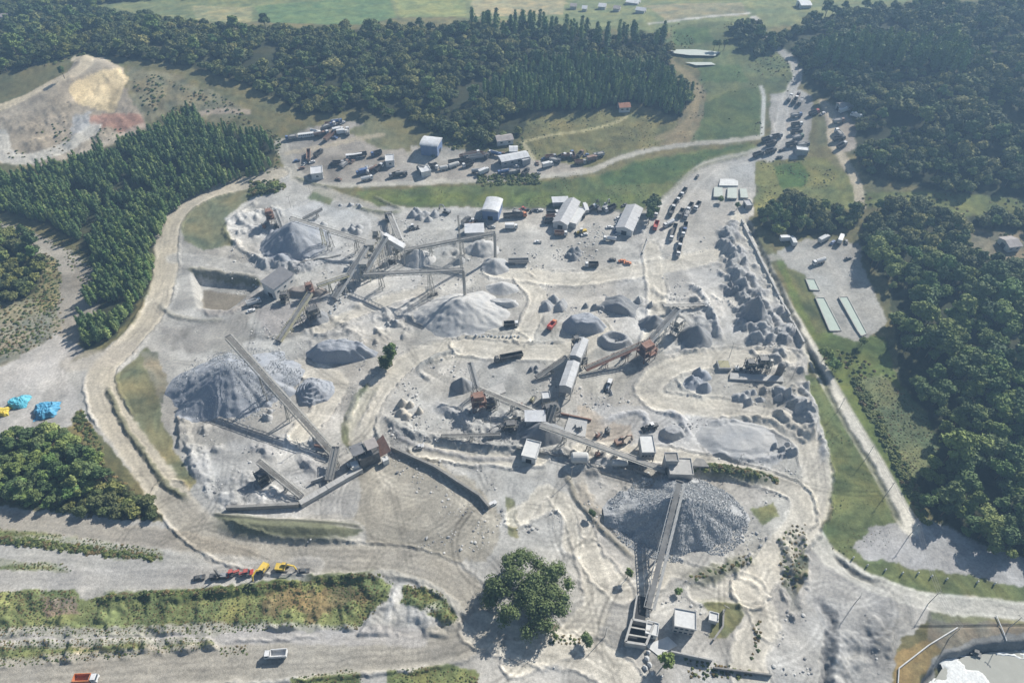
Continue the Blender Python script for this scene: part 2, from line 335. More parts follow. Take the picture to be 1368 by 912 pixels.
road([(392, 238), (450, 247), (560, 244), (690, 238), (780, 230), (820, 214), (870, 200), (930, 192), (1012, 184)], 5, (.44, .415, .36), 2, None, False, .9)
road([(374, 190), (384, 214), (398, 236), (440, 258), (500, 280), (520, 296)], 8, (.40, .375, .32), 1, None, True, .8)
road([(384, 205), (430, 196), (480, 185), (510, 180)], 5, (.44, .38, .28), 1, None, False, .7)
road([(548, 205), (560, 220), (575, 242)], 6, (.42, .39, .33), 1, None, False, .7)
road([(698, 190), (740, 180), (785, 174), (830, 160), (838, 150)], 2.4, (.40, .36, .20), 2, None, False, 1, .4)
road([(698, 190), (714, 212)], 2.6, (.42, .38, .24), 2, None, False, 1, .4)
road([(893, 80), (928, 110), (930, 135), (918, 165), (880, 185)], 6, (.30, .24, .14), 2, None, False, .6)
road([(868, 32), (910, 27), (975, 20), (1000, 18)], 4, (.5, .48, .43), 2, None, False)
road([(1016, 116), (1020, 130), (1018, 182)], 2.6, (.52, .52, .48), 2, None, False, 1, .4)
road([(1100, 136), (1112, 160), (1112, 190), (1122, 205), (1132, 222), (1144, 245), (1150, 275)], 6, (.50, .43, .32), 2, None, False, .9)
road([(1020, 345), (1060, 342), (1100, 340), (1120, 370), (1128, 395)], 6, (.42, .40, .36), 2, None, False, .7)
IR = (.555, .515, .435)
for pts, w in [
 ([(690, 456), (620, 462), (560, 475), (520, 505), (492, 545), (482, 580), (500, 600)], 11),
 ([(1050, 478), (960, 478), (900, 490), (870, 512), (880, 535), (950, 545), (1030, 560), (1078, 590), (1092, 640), (1080, 690), (1040, 740), (1000, 790)], 12),
 ([(800, 440), (770, 465), (700, 470), (620, 462)], 12), ([(700, 372), (720, 400), (700, 450)], 10),
 ([(660, 360), (760, 372), (860, 360), (960, 340)], 12), ([(400, 490), (450, 510), (430, 550), (400, 580)], 10),
 ([(560, 600), (640, 610), (720, 612)], 8), ([(690, 690), (740, 668), (770, 690), (786, 740), (830, 790)], 9),
 ([(786, 740), (800, 800), (760, 850), (690, 880)], 10), ([(1000, 790), (900, 760), (880, 775)], 7),
 ([(1000, 790), (1020, 830), (1000, 870), (1010, 930)], 12), ([(930, 790), (1000, 800), (1025, 840)], 7),
 ([(700, 690), (730, 655), (760, 690), (762, 730)], 6), ([(870, 330), (880, 420), (870, 460)], 10),
 ([(640, 840), (700, 860), (800, 880), (850, 930)], 12), ([(430, 440), (470, 420), (520, 400), (560, 390)], 8),
 ([(780, 600), (900, 610), (1050, 650), (1075, 690)], 9),
]: road(pts, w, IR, 1, None, True, .8, 1.2, .45 if pts[0][1] > 650 else .85)
# wheel tracks of loaders and trucks all over the floor
floor_poly = PW([(320, 300), (640, 290), (900, 300), (980, 330), (1060, 480), (1080, 640), (1060, 780), (1150, 800), (1190, 900), (700, 905), (640, 740), (300, 740), (240, 600), (260, 440)])
cand = []
while len(cand) < 520:
    px, py = rng.uniform(230, 1200), rng.uniform(290, 910)
    x, y = G(px, py)
    if inside(floor_poly, np.array([[x]]), np.array([[y]]))[0, 0]: cand.append((x, y))
for i, (x, y) in enumerate(cand):
    a = rng.uniform(0, 6.28); k = rng.normal(0, .035); n = int(rng.uniform(8, 30)); pts = []
    for j in range(n):
        pts.append((x, y)); x += 2.2 * math.cos(a); y += 2.2 * math.sin(a); a += k * 2.2
    s, D, A = linedist(pts, 3.2)
    L = A.max() + .01
    fade = np.clip(np.minimum(A, L - A) / 8, 0, 1)
    g = np.exp(-((np.abs(D) - 1.0) / .42) ** 2) * fade * rng.uniform(.06, .30)
    if rng.random() < .35: g = -g
    if i % 3 == 0: g = g * 1.7
    CR[s] *= (1 - g)[..., None]
for (px, py), r0, r1, n in [((545, 665), 12, 40, 22), ((985, 600), 20, 34, 6), ((800, 760), 8, 22, 6), ((1175, 815), 6, 14, 5), ((735, 690), 7, 18, 6), ((1070, 860), 8, 20, 5), ((55, 505), 6, 14, 5), ((990, 525), 14, 22, 5)]:
    cx, cy = G(px, py)
    for k in range(n):
        r = rng.uniform(r0, r1); a0 = rng.uniform(0, 6.28); da = rng.uniform(1.5, 4.5)
        pts = [(cx + r * math.cos(a0 + da * t / 30), cy + r * .8 * math.sin(a0 + da * t / 30)) for t in range(31)]
        s, D, A = linedist(pts, 3.4); L = A.max() + .01
        g = np.exp(-((np.abs(D) - 1.0) / .45) ** 2) * np.clip(np.minimum(A, L - A) / 8, 0, 1) * rng.uniform(.10, .30) * (1 if rng.random() < .65 else -1)
        CR[s] *= (1 - g)[..., None]

# mottling: dried mud, spilt fines and worn turf
_w1 = XX + 14 * (fbm(XX, YY, 30, 3, 201) - .5) * 2; _w2 = YY + 14 * (fbm(XX, YY, 30, 3, 202) - .5) * 2
m1 = (fbm(_w1 * 1.0, _w2 * 1.5, 11, 5, 203) - .5) * 2; m2 = (fbm(_w1, _w2, 3.2, 3, 204) - .5) * 2; m3 = (fbm(_w2 * .4, _w1 * 1.8, 7, 4, 205) - .5) * 2
damp = np.clip((fbm(_w1, _w2, 24, 4, 220) - .56) * 9, 0, 1); pale = np.clip((fbm(_w1, _w2, 19, 4, 221) - .57) * 9, 0, 1)
bare = ((ZONE == 0) | (ZONE == 1) | (ZONE == 2) | (ZONE == 6))
k = np.where(ZONE == 0, 1.0, np.where(bare, .38, 0))
s_, m_ = polymask([(478, 622), (560, 602), (640, 650), (672, 692), (652, 752), (560, 752), (492, 722), (470, 680)], 4); k[s_] = np.where(m_, .35, k[s_])
CR *= (1 + k * (.20 * m1 + .12 * m2 + .13 * m3 - .22 * damp + .14 * pale))[..., None]
warm = (fbm(XX, YY, 40, 3, 206) - .5) * 2
CR[..., 0] *= 1 + k * .05 * warm; CR[..., 2] *= 1 - k * .06 * warm
t = np.where(bare, 0, 1.0)
g1 = (fbm(_w1, _w2, 9, 5, 207) - .5) * 2; g2 = (fbm(_w1, _w2, 2.4, 3, 208) - .5) * 2
CR *= (1 + t * (.35 * g1 + .45 * g2))[..., None]
CR[..., 0] *= 1 + t * .22 * g1; CR[..., 2] *= 1 - t * .15 * g1
# ------------------------------------------------------------------ relief
ZZ += (fbm(XX, YY, 22, 3, 50) - .5) * .8 * (YY < 900) + np.where(ZONE == 1, .06, .26) * (fbm(XX, YY, 4.0, 3, 53) - .5) * (YY < 900)
rub = polymask([(958, 296), (985, 292), (1010, 345), (1045, 405), (1072, 460), (1078, 500), (1000, 470), (985, 440), (962, 380)], 4)
def lumps(s, m, amp, sc_, seed, c=None):
    n = np.clip(fbm(XX[s], YY[s], sc_, 3, seed) - .42, 0, 1) * 3.2
    mm = m.astype(float)
    for k in range(2): mm = (np.roll(mm, 1, 0) + np.roll(mm, -1, 0) + np.roll(mm, 1, 1) + np.roll(mm, -1, 1) + mm) / 5
    ZZ[s] += amp * n * mm
    if c is not None:
        t = (np.clip(n * 1.2, 0, .85) * mm)[..., None]; CR[s] = CR[s] * (1 - t) + np.array(c) * t
lumps(*rub, 2.6, 4.5, 91, (.33, .33, .33))
for p, a_, sc_, sd in [
 ([(300, 300), (345, 268), (380, 280), (372, 320), (320, 335)], 2.2, 5, 92),
 ([(500, 420), (560, 400), (545, 450), (500, 470)], 2.0, 5, 93),
 ([(232, 560), (290, 570), (300, 600), (250, 620)], 2.6, 5, 94),
 ([(590, 545), (690, 545), (700, 590), (640, 590)], 1.2, 3, 95),
 ([(730, 600), (800, 590), (900, 650), (830, 660)], 1.8, 4, 96),
 ([(1015, 520), (1080, 510), (1092, 560), (1075, 600), (1040, 560)], 3.0, 6, 97),
 ([(1100, 830), (1190, 820), (1200, 912), (1110, 930)], 1.8, 6, 98),
 ([(520, 780), (620, 830), (600, 850), (480, 850)], 1.2, 5, 99),
 ([(400, 430), (480, 400), (490, 480), (420, 470)], 1.2, 5, 100),
 ([(1040, 720), (1075, 700), (1082, 790), (1060, 830), (1045, 790)], 1.6, 4, 101),
 ([(365, 190), (330, 160), (260, 120), (180, 90), (0, 170), (60, 225), (200, 170)], .7, 8, 102),
 ([(600, 320), (660, 330), (640, 350), (590, 345)], 1.6, 4, 103),
 ([(850, 400), (960, 390), (970, 470), (880, 470)], 1.5, 5, 104),
 ([(260, 640), (330, 630), (400, 670), (290, 680)], 1.3, 4, 105)]:
    lumps(*polymask(p, 3), a_, sc_, sd)
for p in SCRUBS[:3]: lumps(*polymask(p, 2), 1.6, 5, 110)
pit([(258, 366), (338, 374), (345, 380), (302, 412), (266, 408)], -5.0, 5)
paint([(268, 378), (328, 386), (302, 410), (266, 406)], (.215, .19, .15), 2, None, .2)
paint([(250, 360), (262, 358), (345, 372), (352, 382), (338, 376), (262, 366)], (.17, .165, .10), 2, None, .2)
pit([(1232, 912), (1262, 878), (1310, 862), (1420, 858), (1500, 1000), (1220, 1000)], -4.0, 6)
pit([(40, 128), (92, 98), (112, 78), (140, 82), (166, 94), (150, 104), (122, 112), (98, 128), (60, 150), (20, 170), (-60, 190), (-60, 160)], 3.5, 12)
lumps(*polymask([(0, 165), (90, 110), (165, 95), (190, 165), (140, 196), (30, 218), (0, 205)], 3), .6, 8, 131)
for _p in ([(20, 178), (70, 160), (110, 150)], [(30, 195), (80, 180), (118, 166)], [(60, 150), (100, 138), (120, 128)]): ridge(_p, 2.2, 1.5, None)
BLK = (.12, .12, .10)
for pts, w, h, c in [
 ([(966, 300), (976, 338), (984, 372), (998, 405), (1022, 435), (1052, 462)], 3.6, 5.0, (.31, .315, .315)),
 ([(985, 330), (1004, 372), (1030, 418), (1058, 456)], 2.2, 3.0, (.37, .37, .365)),
 ([(1026, 512), (1050, 530), (1072, 552), (1086, 590)], 3.2, 4.5, (.35, .355, .355)),
 ([(1066, 508), (1082, 535), (1094, 575), (1104, 620)], 2.0, 2.6, (.45, .445, .43)),
 ([(950, 604), (985, 612), (1030, 612), (1066, 600)], 1.8, 2.2, (.38, .38, .38)),
 ([(142, 516), (160, 556), (190, 602), (225, 648), (256, 668)], 1.6, 1.8, (.10, .105, .06)),
 ([(136, 470), (165, 450), (190, 410)], 1.6, 1.2, None),
 ([(505, 562), (522, 562), (548, 576), (600, 590), (660, 598), (722, 604)], 2.6, 3.0, (.27, .27, .26)),
 ([(502, 572), (508, 588), (520, 598)], 1.8, 2.2, (.27, .27, .25)),
 ([(520, 566), (535, 582), (560, 596), (640, 612), (700, 612)], 1.4, 1.2, (.32, .31, .30)),
 ([(560, 500), (566, 486), (590, 474), (622, 466)], 2.2, 2.4, (.33, .33, .31)),
 ([(556, 496), (568, 504), (582, 507)], 1.8, 2.4, None),
 ([(578, 538), (600, 548), (622, 562), (640, 574)], 3.0, 3.0, (.37, .37, .37)),
 ([(752, 628), (768, 660), (790, 690), (812, 716), (850, 748)], 1.4, 1.5, (.23, .21, .165)),
 ([(768, 632), (784, 664), (808, 694), (838, 724)], 2.6, 1.2, (.36, .32, .26)),
 ([(905, 500), (908, 514), (926, 527), (945, 532)], 1.6, 1.5, None),
 ([(912, 772), (950, 768), (985, 755), (1010, 742)], 3.2, 2.4, (.16, .16, .10)),
 ([(1090, 798), (1112, 828), (1108, 870), (1104, 912), (1110, 960)], 2.2, -2.4, (.18, .18, .18)),
 ([(1140, 838), (1160, 860), (1165, 900)], 2.4, -2.0, (.22, .22, .22)),
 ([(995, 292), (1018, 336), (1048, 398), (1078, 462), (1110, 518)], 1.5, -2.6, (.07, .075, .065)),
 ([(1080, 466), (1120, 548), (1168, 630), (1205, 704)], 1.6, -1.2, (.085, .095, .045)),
 ([(990, 292), (1012, 338), (1042, 400), (1074, 464)], 1.5, .8, (.47, .46, .43)),
 ([(300, 300), (306, 318), (330, 338), (352, 350)], 2.0, 2.0, None),
 ([(332, 338), (360, 352), (400, 356), (446, 350)], 5.0, 5.5, (.42, .42, .42)),
 ([(262, 600), (268, 622), (276, 648)], 3.6, 4.2, (.33, .33, .33)),
 ([(395, 605), (415, 622), (432, 632)], 2.4, 3.0, (.36, .35, .34)),
 ([(330, 596), (352, 600), (370, 616)], 2.6, 2.6, (.40, .39, .38)),
 ([(800, 566), (840, 552), (862, 556), (866, 580)], 2.0, 1.8, (.42, .42, .42)),
 ([(880, 552), (900, 552), (914, 568), (920, 590)], 2.0, 2.0, (.42, .42, .42)),
 ([(946, 570), (980, 560), (1030, 565), (1062, 585)], 2.4, 3.2, None),
 ([(480, 520), (470, 545), (460, 575)], 2.0, 1.5, (.32, .31, .27)),
 ([(508, 515), (494, 545), (480, 572)], 1.4, 1.3, None),
 ([(415, 452), (450, 445), (490, 448)], 3.0, 2.0, None),
 ([(640, 845), (615, 815), (580, 785), (520, 768), (470, 770)], 1.8, 1.6, (.3, .29, .26)),
 ([(540, 775), (525, 800), (515, 838)], 1.3, .9, (.52, .51, .48)),
 ([(590, 805), (570, 815), (555, 830)], 1.8, 1.2, (.48, .46, .43)),
 ([(400, 775), (440, 770), (505, 766)], 1.6, 1.6, (.1, .12, .05)),
 ([(125, 798), (200, 794), (300, 790), (400, 776)], 2.4, 2.0, (.09, .115, .04)),
 ([(345, 452), (390, 448), (412, 440)], 1.8, 1.6, (.22, .21, .19)),
 ([(470, 275), (510, 284), (540, 282)], 1.6, 1.4, (.14, .15, .09)),
 ([(392, 236), (420, 246), (450, 252)], 1.5, 1.2, (.16, .16, .10)),
 ([(498, 262), (520, 272), (540, 280)], 1.6, 1.4, (.16, .16, .11)),
 ([(862, 278), (888, 262), (934, 224), (1002, 206)], 1.5, 1.3, (.22, .215, .15)),
 ([(640, 277), (760, 278), (860, 282)], 1.8, 1.2, (.075, .095, .04)),
 ([(1110, 742), (1140, 764), (1178, 780)], 1.4, -1.5, (.12, .12, .11)),
 ([(1046, 740), (1058, 790), (1068, 824)], 1.8, -1.4, (.2, .2, .18)),
 ([(620, 440), (700, 442), (790, 436)], 1.4, .8, None),
 ([(860, 380), (890, 396), (930, 400), (950, 420), (962, 460)], 2.2, 1.6, None),
 ([(915, 378), (940, 396), (952, 425), (965, 455)], 2.4, 3.0, (.46, .455, .44)),
 ([(245, 362), (262, 360), (345, 372)], 2.4, 1.8, (.3, .285, .24)),
 ([(262, 412), (310, 416), (352, 385)], 2.6, 1.8, (.33, .3, .27)),
 ([(212, 405), (240, 425), (300, 428)], 1.6, 1.2, (.27, .26, .22)),
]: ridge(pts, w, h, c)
ridge([(282, 690), (330, 704), (400, 710), (486, 710)], 5.2, 6.0, (.15, .155, .10), .95, .12, True, 1.0, .12)
ridge([(282, 686), (330, 695), (400, 698), (486, 704)], .8, 1.0, (.09, .09, .07), .9, .2, True, 1.0, .1)
ridge([(915, 627), (958, 630), (1000, 636), (1042, 644)], 4.0, 5.0, (.12, .13, .075), .95, .2, True, 1.0, .2)
# gentle smoothing so colour edges are not stair-stepped
def blur(a):
    b = a.copy(); b[1:-1, 1:-1] = (a[1:-1, 1:-1] * 4 + a[:-2, 1:-1] + a[2:, 1:-1] + a[1:-1, :-2] + a[1:-1, 2:]) / 8; return b
CR = blur(CR)

# ------------------------------------------------------------------ materials
MATS = {}
def nodes(m):
    m.use_nodes = True; nt = m.node_tree; nt.nodes.clear()
    o = nt.nodes.new('ShaderNodeOutputMaterial'); b = nt.nodes.new('ShaderNodeBsdfPrincipled')
    nt.links.new(b.outputs[0], o.inputs['Surface']); return nt, b
def noise(nt, scale, detail=4, rough=.6, coord=None):
    n = nt.nodes.new('ShaderNodeTexNoise'); n.inputs['Scale'].default_value = scale
    n.inputs['Detail'].default_value = detail; n.inputs['Roughness'].default_value = rough
    if coord is not None: nt.links.new(coord, n.inputs['Vector'])
    return n.outputs['Fac']
def ramp(nt, fac, stops):
    r = nt.nodes.new('ShaderNodeValToRGB'); e = r.color_ramp.elements
    while len(e) < len(stops): e.new(.5)
    for k, (p, c) in enumerate(stops):
        e[k].position = p; e[k].color = (*c, 1) if len(c) == 3 else c
    nt.links.new(fac, r.inputs[0]); return r.outputs[0]
def mix(nt, a, b, fac=1.0, mode='MULTIPLY'):
    n = nt.nodes.new('ShaderNodeMix'); n.data_type = 'RGBA'; n.blend_type = mode
    def put(v, s):
        if hasattr(v, 'node'): nt.links.new(v, s)
        else: s.default_value = v if not isinstance(v, (tuple, list)) else (*v, 1)
    put(fac, n.inputs[0]); put(a, n.inputs[6]); put(b, n.inputs[7]); return n.outputs[2]
def bump(nt, b, h, strength=.4, dist=.3):
    n = nt.nodes.new('ShaderNodeBump'); n.inputs['Strength'].default_value = strength; n.inputs['Distance'].default_value = dist
    nt.links.new(h, n.inputs['Height']); nt.links.new(n.outputs[0], b.inputs['Normal'])
def mat(name, c, rough=.8, var=.18, scale=1.2, metal=0.0, dust=0.0):
    if name in MATS: return MATS[name]
    m = bpy.data.materials.new(name); nt, b = nodes(m); MATS[name] = m
    tc = nt.nodes.new('ShaderNodeTexCoord').outputs['Object']
    f = noise(nt, scale, 5, .65, tc)
    base = ramp(nt, f, [(.3, tuple(x * (1 - var) for x in c)), (.7, tuple(min(1, x * (1 + var)) for x in c))])
    if dust:
        f2 = noise(nt, scale * .45, 4, .6, tc)
        d = ramp(nt, f2, [(.35, (0, 0, 0)), (.75, (dust, dust, dust))])
        base = mix(nt, base, (.42, .405, .37), d, 'MIX')
    nt.links.new(base, b.inputs['Base Color'])
    b.inputs['Roughness'].default_value = rough; b.inputs['Metallic'].default_value = metal
    b.inputs['Specular IOR Level'].default_value = .3
    return m
def ground_mat():
    m = bpy.data.materials.new('earth_surface'); nt, b = nodes(m)
    at = nt.nodes.new('ShaderNodeAttribute'); at.attribute_name = 'Col'
    tc = nt.nodes.new('ShaderNodeTexCoord').outputs['Object']
    f1 = noise(nt, .9, 6, .7, tc); f2 = noise(nt, .045, 5, .6, tc); f3 = noise(nt, .28, 4, .6, tc)
    c = mix(nt, at.outputs['Color'], ramp(nt, f1, [(.25, (.66, .66, .66)), (.75, (1.3, 1.3, 1.3))]))
    c = mix(nt, c, ramp(nt, f2, [(.3, (.87, .88, .90)), (.7, (1.10, 1.09, 1.06))]))
    c = mix(nt, c, ramp(nt, f3, [(.3, (.9, .9, .9)), (.7, (1.1, 1.1, 1.1))]))
    nt.links.new(c, b.inputs['Base Color']); b.inputs['Roughness'].default_value = .95
    b.inputs['Specular IOR Level'].default_value = .12
    bump(nt, b, noise(nt, 2.2, 5, .75, tc), .7, .3)
    return m
EARTH = ground_mat()

# ------------------------------------------------------------------ ground objects (one continuous sheet cut by land use)
ZNAME = {0: 'ground', 1: 'haul_road', 2: 'access_road', 3: 'meadow', 4: 'forest_floor', 5: 'scrubland', 6: 'hill_road'}
idx = np.arange(NR * NC).reshape(NR, NC)
F4 = np.stack([idx[:-1, :-1], idx[:-1, 1:], idx[1:, 1:], idx[1:, :-1]], -1).reshape(-1, 4)
FZ = ZONE[:-1, :-1].reshape(-1)
VV = np.stack([XX, YY, ZZ], -1).reshape(-1, 3); CC = np.concatenate([np.clip(CR, .01, .9), np.ones((NR, NC, 1))], -1).reshape(-1, 4)
_gy, _gx = np.gradient(ZZ); dyr = np.gradient(YY, axis=0); dxc = np.gradient(XX, axis=1)
sx = _gx / dxc; sy = (_gy - sx * np.gradient(XX, axis=0)) / dyr
NN = np.stack([-sx, -sy, np.ones_like(sx)], -1); NN /= np.linalg.norm(NN, axis=-1, keepdims=True); NN = NN.reshape(-1, 3)
for z, nm in ZNAME.items():
    f = F4[FZ == z]
    if not len(f): continue
    u, inv = np.unique(f, return_inverse=True); inv = inv.reshape(f.shape)
    me = bpy.data.meshes.new(nm)
    me.vertices.add(len(u)); me.vertices.foreach_set('co', VV[u].astype(np.float32).ravel())
    me.loops.add(inv.size); me.loops.foreach_set('vertex_index', inv.astype(np.int32).ravel())
    me.polygons.add(len(f)); me.polygons.foreach_set('loop_start', np.arange(0, inv.size, 4, dtype=np.int32))
    me.update(calc_edges=True)
    me.polygons.foreach_set('use_smooth', np.ones(len(f), bool))
    a = me.color_attributes.new('Col', 'FLOAT_COLOR', 'POINT'); a.data.foreach_set('color', CC[u].astype(np.float32).ravel())
    me.normals_split_custom_set_from_vertices(NN[u].tolist())
    me.materials.append(EARTH)
    o = bpy.data.objects.new(nm, me); col.objects.link(o); o['kind'] = 'structure'

# ------------------------------------------------------------------ mesh builder and scene helpers
class MB:
    def __init__(s, o=(0, 0, 0)): s.v = []; s.f = []; s.o = Vector(o)
    def add(s, vs, fs):
        n = len(s.v); s.v += [tuple(Vector(p) - s.o) for p in vs]; s.f += [tuple(n + i for i in f) for f in fs]; return s
    def box(s, cx, cy, cz, sx, sy, sz, rz=0.0, taper=1.0):
        c, sn = math.cos(rz), math.sin(rz); vs = []
        for dz, t in ((-.5, 1), (.5, taper)):
            for dx, dy in ((-.5, -.5), (.5, -.5), (.5, .5), (-.5, .5)):
                x, y = dx * sx * t, dy * sy * t; vs.append((cx + x * c - y * sn, cy + x * sn + y * c, cz + dz * sz))
        return s.add(vs, [(0, 3, 2, 1), (4, 5, 6, 7), (0, 1, 5, 4), (1, 2, 6, 5), (2, 3, 7, 6), (3, 0, 4, 7)])
    def beam(s, p, q, w, h=None, up=(0, 0, 1)):
        p, q = Vector(p), Vector(q); h = h or w; d = (q - p)
        if d.length < 1e-6: return s
        d.normalize(); up = Vector(up)
        if abs(d.dot(up)) > .97: up = Vector((0, 1, 0))
        a = d.cross(up).normalized(); b = a.cross(d).normalized()
        vs = [e + a * (i * w / 2) + b * (j * h / 2) for e in (p, q) for i, j in ((-1, -1), (1, -1), (1, 1), (-1, 1))]
        return s.add(vs, [(0, 3, 2, 1), (4, 5, 6, 7), (0, 1, 5, 4), (1, 2, 6, 5), (2, 3, 7, 6), (3, 0, 4, 7)])
    def cyl(s, p, q, r, n=10, r2=None):
        p, q = Vector(p), Vector(q); r2 = r if r2 is None else r2; d = (q - p).normalized()
        up = Vector((0, 0, 1)) if abs(d.z) < .95 else Vector((1, 0, 0))
        a = d.cross(up).normalized(); b = a.cross(d)
        vs = [p + (a * math.cos(t) + b * math.sin(t)) * r for t in (6.2832 * k / n for k in range(n))]
        vs += [q + (a * math.cos(t) + b * math.sin(t)) * r2 for t in (6.2832 * k / n for k in range(n))]
        return s.add(vs, [(k, (k + 1) % n, n + (k + 1) % n, n + k) for k in range(n)] + [tuple(range(n - 1, -1, -1)), tuple(range(n, 2 * n))])
    def prism(s, poly, z0, z1):
        n = len(poly); vs = [(x, y, z0) for x, y in poly] + [(x, y, z1) for x, y in poly]
        return s.add(vs, [(k, (k + 1) % n, n + (k + 1) % n, n + k) for k in range(n)] + [tuple(range(n - 1, -1, -1)), tuple(range(n, 2 * n))])
    def mesh(s, name, m, smooth=False):
        me = bpy.data.meshes.new(name); me.from_pydata(s.v, [], s.f); me.update()
        if m is not None: me.materials.append(m)
        if smooth: me.polygons.foreach_set('use_smooth', [True] * len(s.f))
        return me
    def build(s, name, m, parent=None, link=True, smooth=False):
        o = bpy.data.objects.new(name, s.mesh(name, m, smooth))
        if parent is not None: o.parent = parent
        if link: col.objects.link(o)
        return o
def tag(o, label=None, cat=None, group=None, kind=None):
    if label: o['label'] = label
    if cat: o['category'] = cat
    if group: o['group'] = group
    if kind: o['kind'] = kind
    return o
def thing(name, label, cat, loc=(0, 0, 0), rz=0.0, group=None, link=True):
    o = bpy.data.objects.new(name, None); o.empty_display_size = .5
    o.location = loc; o.rotation_euler = (0, 0, rz)
    if link: col.objects.link(o)
    return tag(o, label, cat, group)
def copy_tree(o, parent=None):
    c = o.copy(); col.objects.link(c)
    if parent is not None: c.parent = parent
    for ch in o.children: copy_tree(ch, c)
    return c
# ------------------------------------------------------------------ vegetation
def leaf_mat(name, dark, light, calm=False):
    m = bpy.data.materials.new(name); nt, b = nodes(m)
    tc = nt.nodes.new('ShaderNodeTexCoord').outputs['Object']
    oi = nt.nodes.new('ShaderNodeObjectInfo').outputs['Random']
    f = noise(nt, .9, 3, .7, tc)
    c = ramp(nt, f, [(.3, dark), (.72, light)])
    v = ramp(nt, oi, [(0, (.6, .68, .72)), (.22, (.85, .95, .8)), (.42, (1.05, 1.0, 1.0)), (.58, (1.45, 1.3, .85)), (.74, (.95, 1.15, .85)), (.92, (1.7, 1.5, 1.1)), (1, (2.3, 1.9, 1.7))])
    if calm: v = ramp(nt, oi, [(0, (.75, .82, .8)), (.5, (1, 1, 1)), (1, (1.2, 1.12, 1.0))])
    c = mix(nt, c, v)
    nt.links.new(c, b.inputs['Base Color']); b.inputs['Roughness'].default_value = .75; b.inputs['Specular IOR Level'].default_value = .25
    return m
LEAF = leaf_mat('broadleaf_foliage', (.065, .10, .04), (.175, .23, .09))
EUC = leaf_mat('eucalyptus_foliage', (.075, .125, .055), (.19, .26, .11))
BUSHL = leaf_mat('scrub_foliage', (.10, .125, .042), (.215, .24, .09), True)
BUSHT = leaf_mat('olive_foliage', (.06, .08, .03), (.17, .185, .08))
DEEPL = leaf_mat('dense_dark_foliage', (.03, .055, .028), (.095, .135, .06))
DRYL = leaf_mat('dry_foliage', (.11, .09, .04), (.26, .20, .10), True)
BARK = mat('bark', (.13, .10, .07), .9, .3, 3)
def ico(mb, c, r, sq=1.0, seed=0, sub_=1, amp=.2):
    bm = bmesh.new(); bmesh.ops.create_icosphere(bm, subdivisions=sub_, radius=1)
    rr = random.Random(seed); bm.verts.index_update()
    vs = []
    for v in bm.verts:
        k = r * (1 + rr.uniform(-amp, amp)); vs.append((c[0] + v.co.x * k, c[1] + v.co.y * k, c[2] + v.co.z * k * sq))
    mb.add(vs, [tuple(v.index for v in f.verts) for f in bm.faces]); bm.free()
def leaf_cards(mb, pts, nrm, size, rr):
    for p, n in zip(pts, nrm):
        n = Vector(n) + Vector((rr.uniform(-.7, .7), rr.uniform(-.7, .7), rr.uniform(-.3, .8))); n.normalize()
        a = n.orthogonal().normalized(); a.rotate(Matrix.Rotation(rr.uniform(0, 6.28), 3, n)); b = n.cross(a)
        s = size * rr.uniform(.6, 1.35); t = s * rr.uniform(.5, .9); bend = n * s * -.25
        p = Vector(p)
        mb.add([p - a * s + bend, p + b * t, p + a * s + bend, p - b * t], [(0, 1, 2), (0, 2, 3)])
def broad_crown(seed, r=4.0, h=5.5, base=3.2, nl=9, nleaf=420, leaf=.55, low=0.0):
    rr = random.Random(seed); mb = MB(); lobes = [(0, 0, base + h * .55, r * .62)]
    for k in range(nl):
        a = 6.283 * k / nl + rr.uniform(-.4, .4); q = r * rr.uniform(.38, .72); rad = r * rr.uniform(.30, .48)
        lobes.append((q * math.cos(a), q * math.sin(a), base + h * rr.uniform(.22, .72), rad))
    for k in range(3): lobes.append((rr.uniform(-.3, .3) * r, rr.uniform(-.3, .3) * r, base + h * rr.uniform(.72, .9), r * rr.uniform(.22, .34)))
    for i, (x, y, z, q) in enumerate(lobes): ico(mb, (x, y, z), q * .84, .85, seed * 31 + i, 1, .22)
    pts, nr = [], []
    tot = sum(l[3] ** 2 for l in lobes)
    for (x, y, z, q) in lobes:
        for k in range(int(nleaf * q * q / tot)):
            u = rr.uniform(-.55, 1); a = rr.uniform(0, 6.283); w = math.sqrt(max(0, 1 - u * u))
            n = (w * math.cos(a), w * math.sin(a), u); t = q * rr.uniform(.82, 1.16)
            pts.append((x + n[0] * t, y + n[1] * t, z + n[2] * t * .85)); nr.append(n)
    leaf_cards(mb, pts, nr, leaf, rr)
    return mb
def euc_crown(seed, h=11.0, r=1.5, nleaf=300, leaf=.42):
    rr = random.Random(seed); mb = MB(); z = h * .16; lx, ly = rr.uniform(-.2, .2), rr.uniform(-.2, .2)
    pts, nr = [], []
    for k in range(9):
        t = k / 8; zz = z + (h - z) * t * .94; q = r * (math.sin(math.pi * (.2 + .64 * t)) ** .8) * rr.uniform(.65, 1.15)
        cx, cy = lx * t + rr.uniform(-.25, .25) * q, ly * t + rr.uniform(-.25, .25) * q
        ico(mb, (cx, cy, zz), q * .66, 1.15, seed * 17 + k, 1, .28)
    for k in range(nleaf):
        t = rr.random(); a = rr.uniform(0, 6.283); q = r * (math.sin(math.pi * (.2 + .66 * t)) ** .8) * rr.uniform(.55, 1.3) * (.8 + .3 * math.sin(t * 22 + a * 2))
        pts.append((lx * t + q * math.cos(a), ly * t + q * math.sin(a), z + (h - z) * t)); nr.append((math.cos(a), math.sin(a), .35))
    leaf_cards(mb, pts, nr, leaf, rr)
    return mb
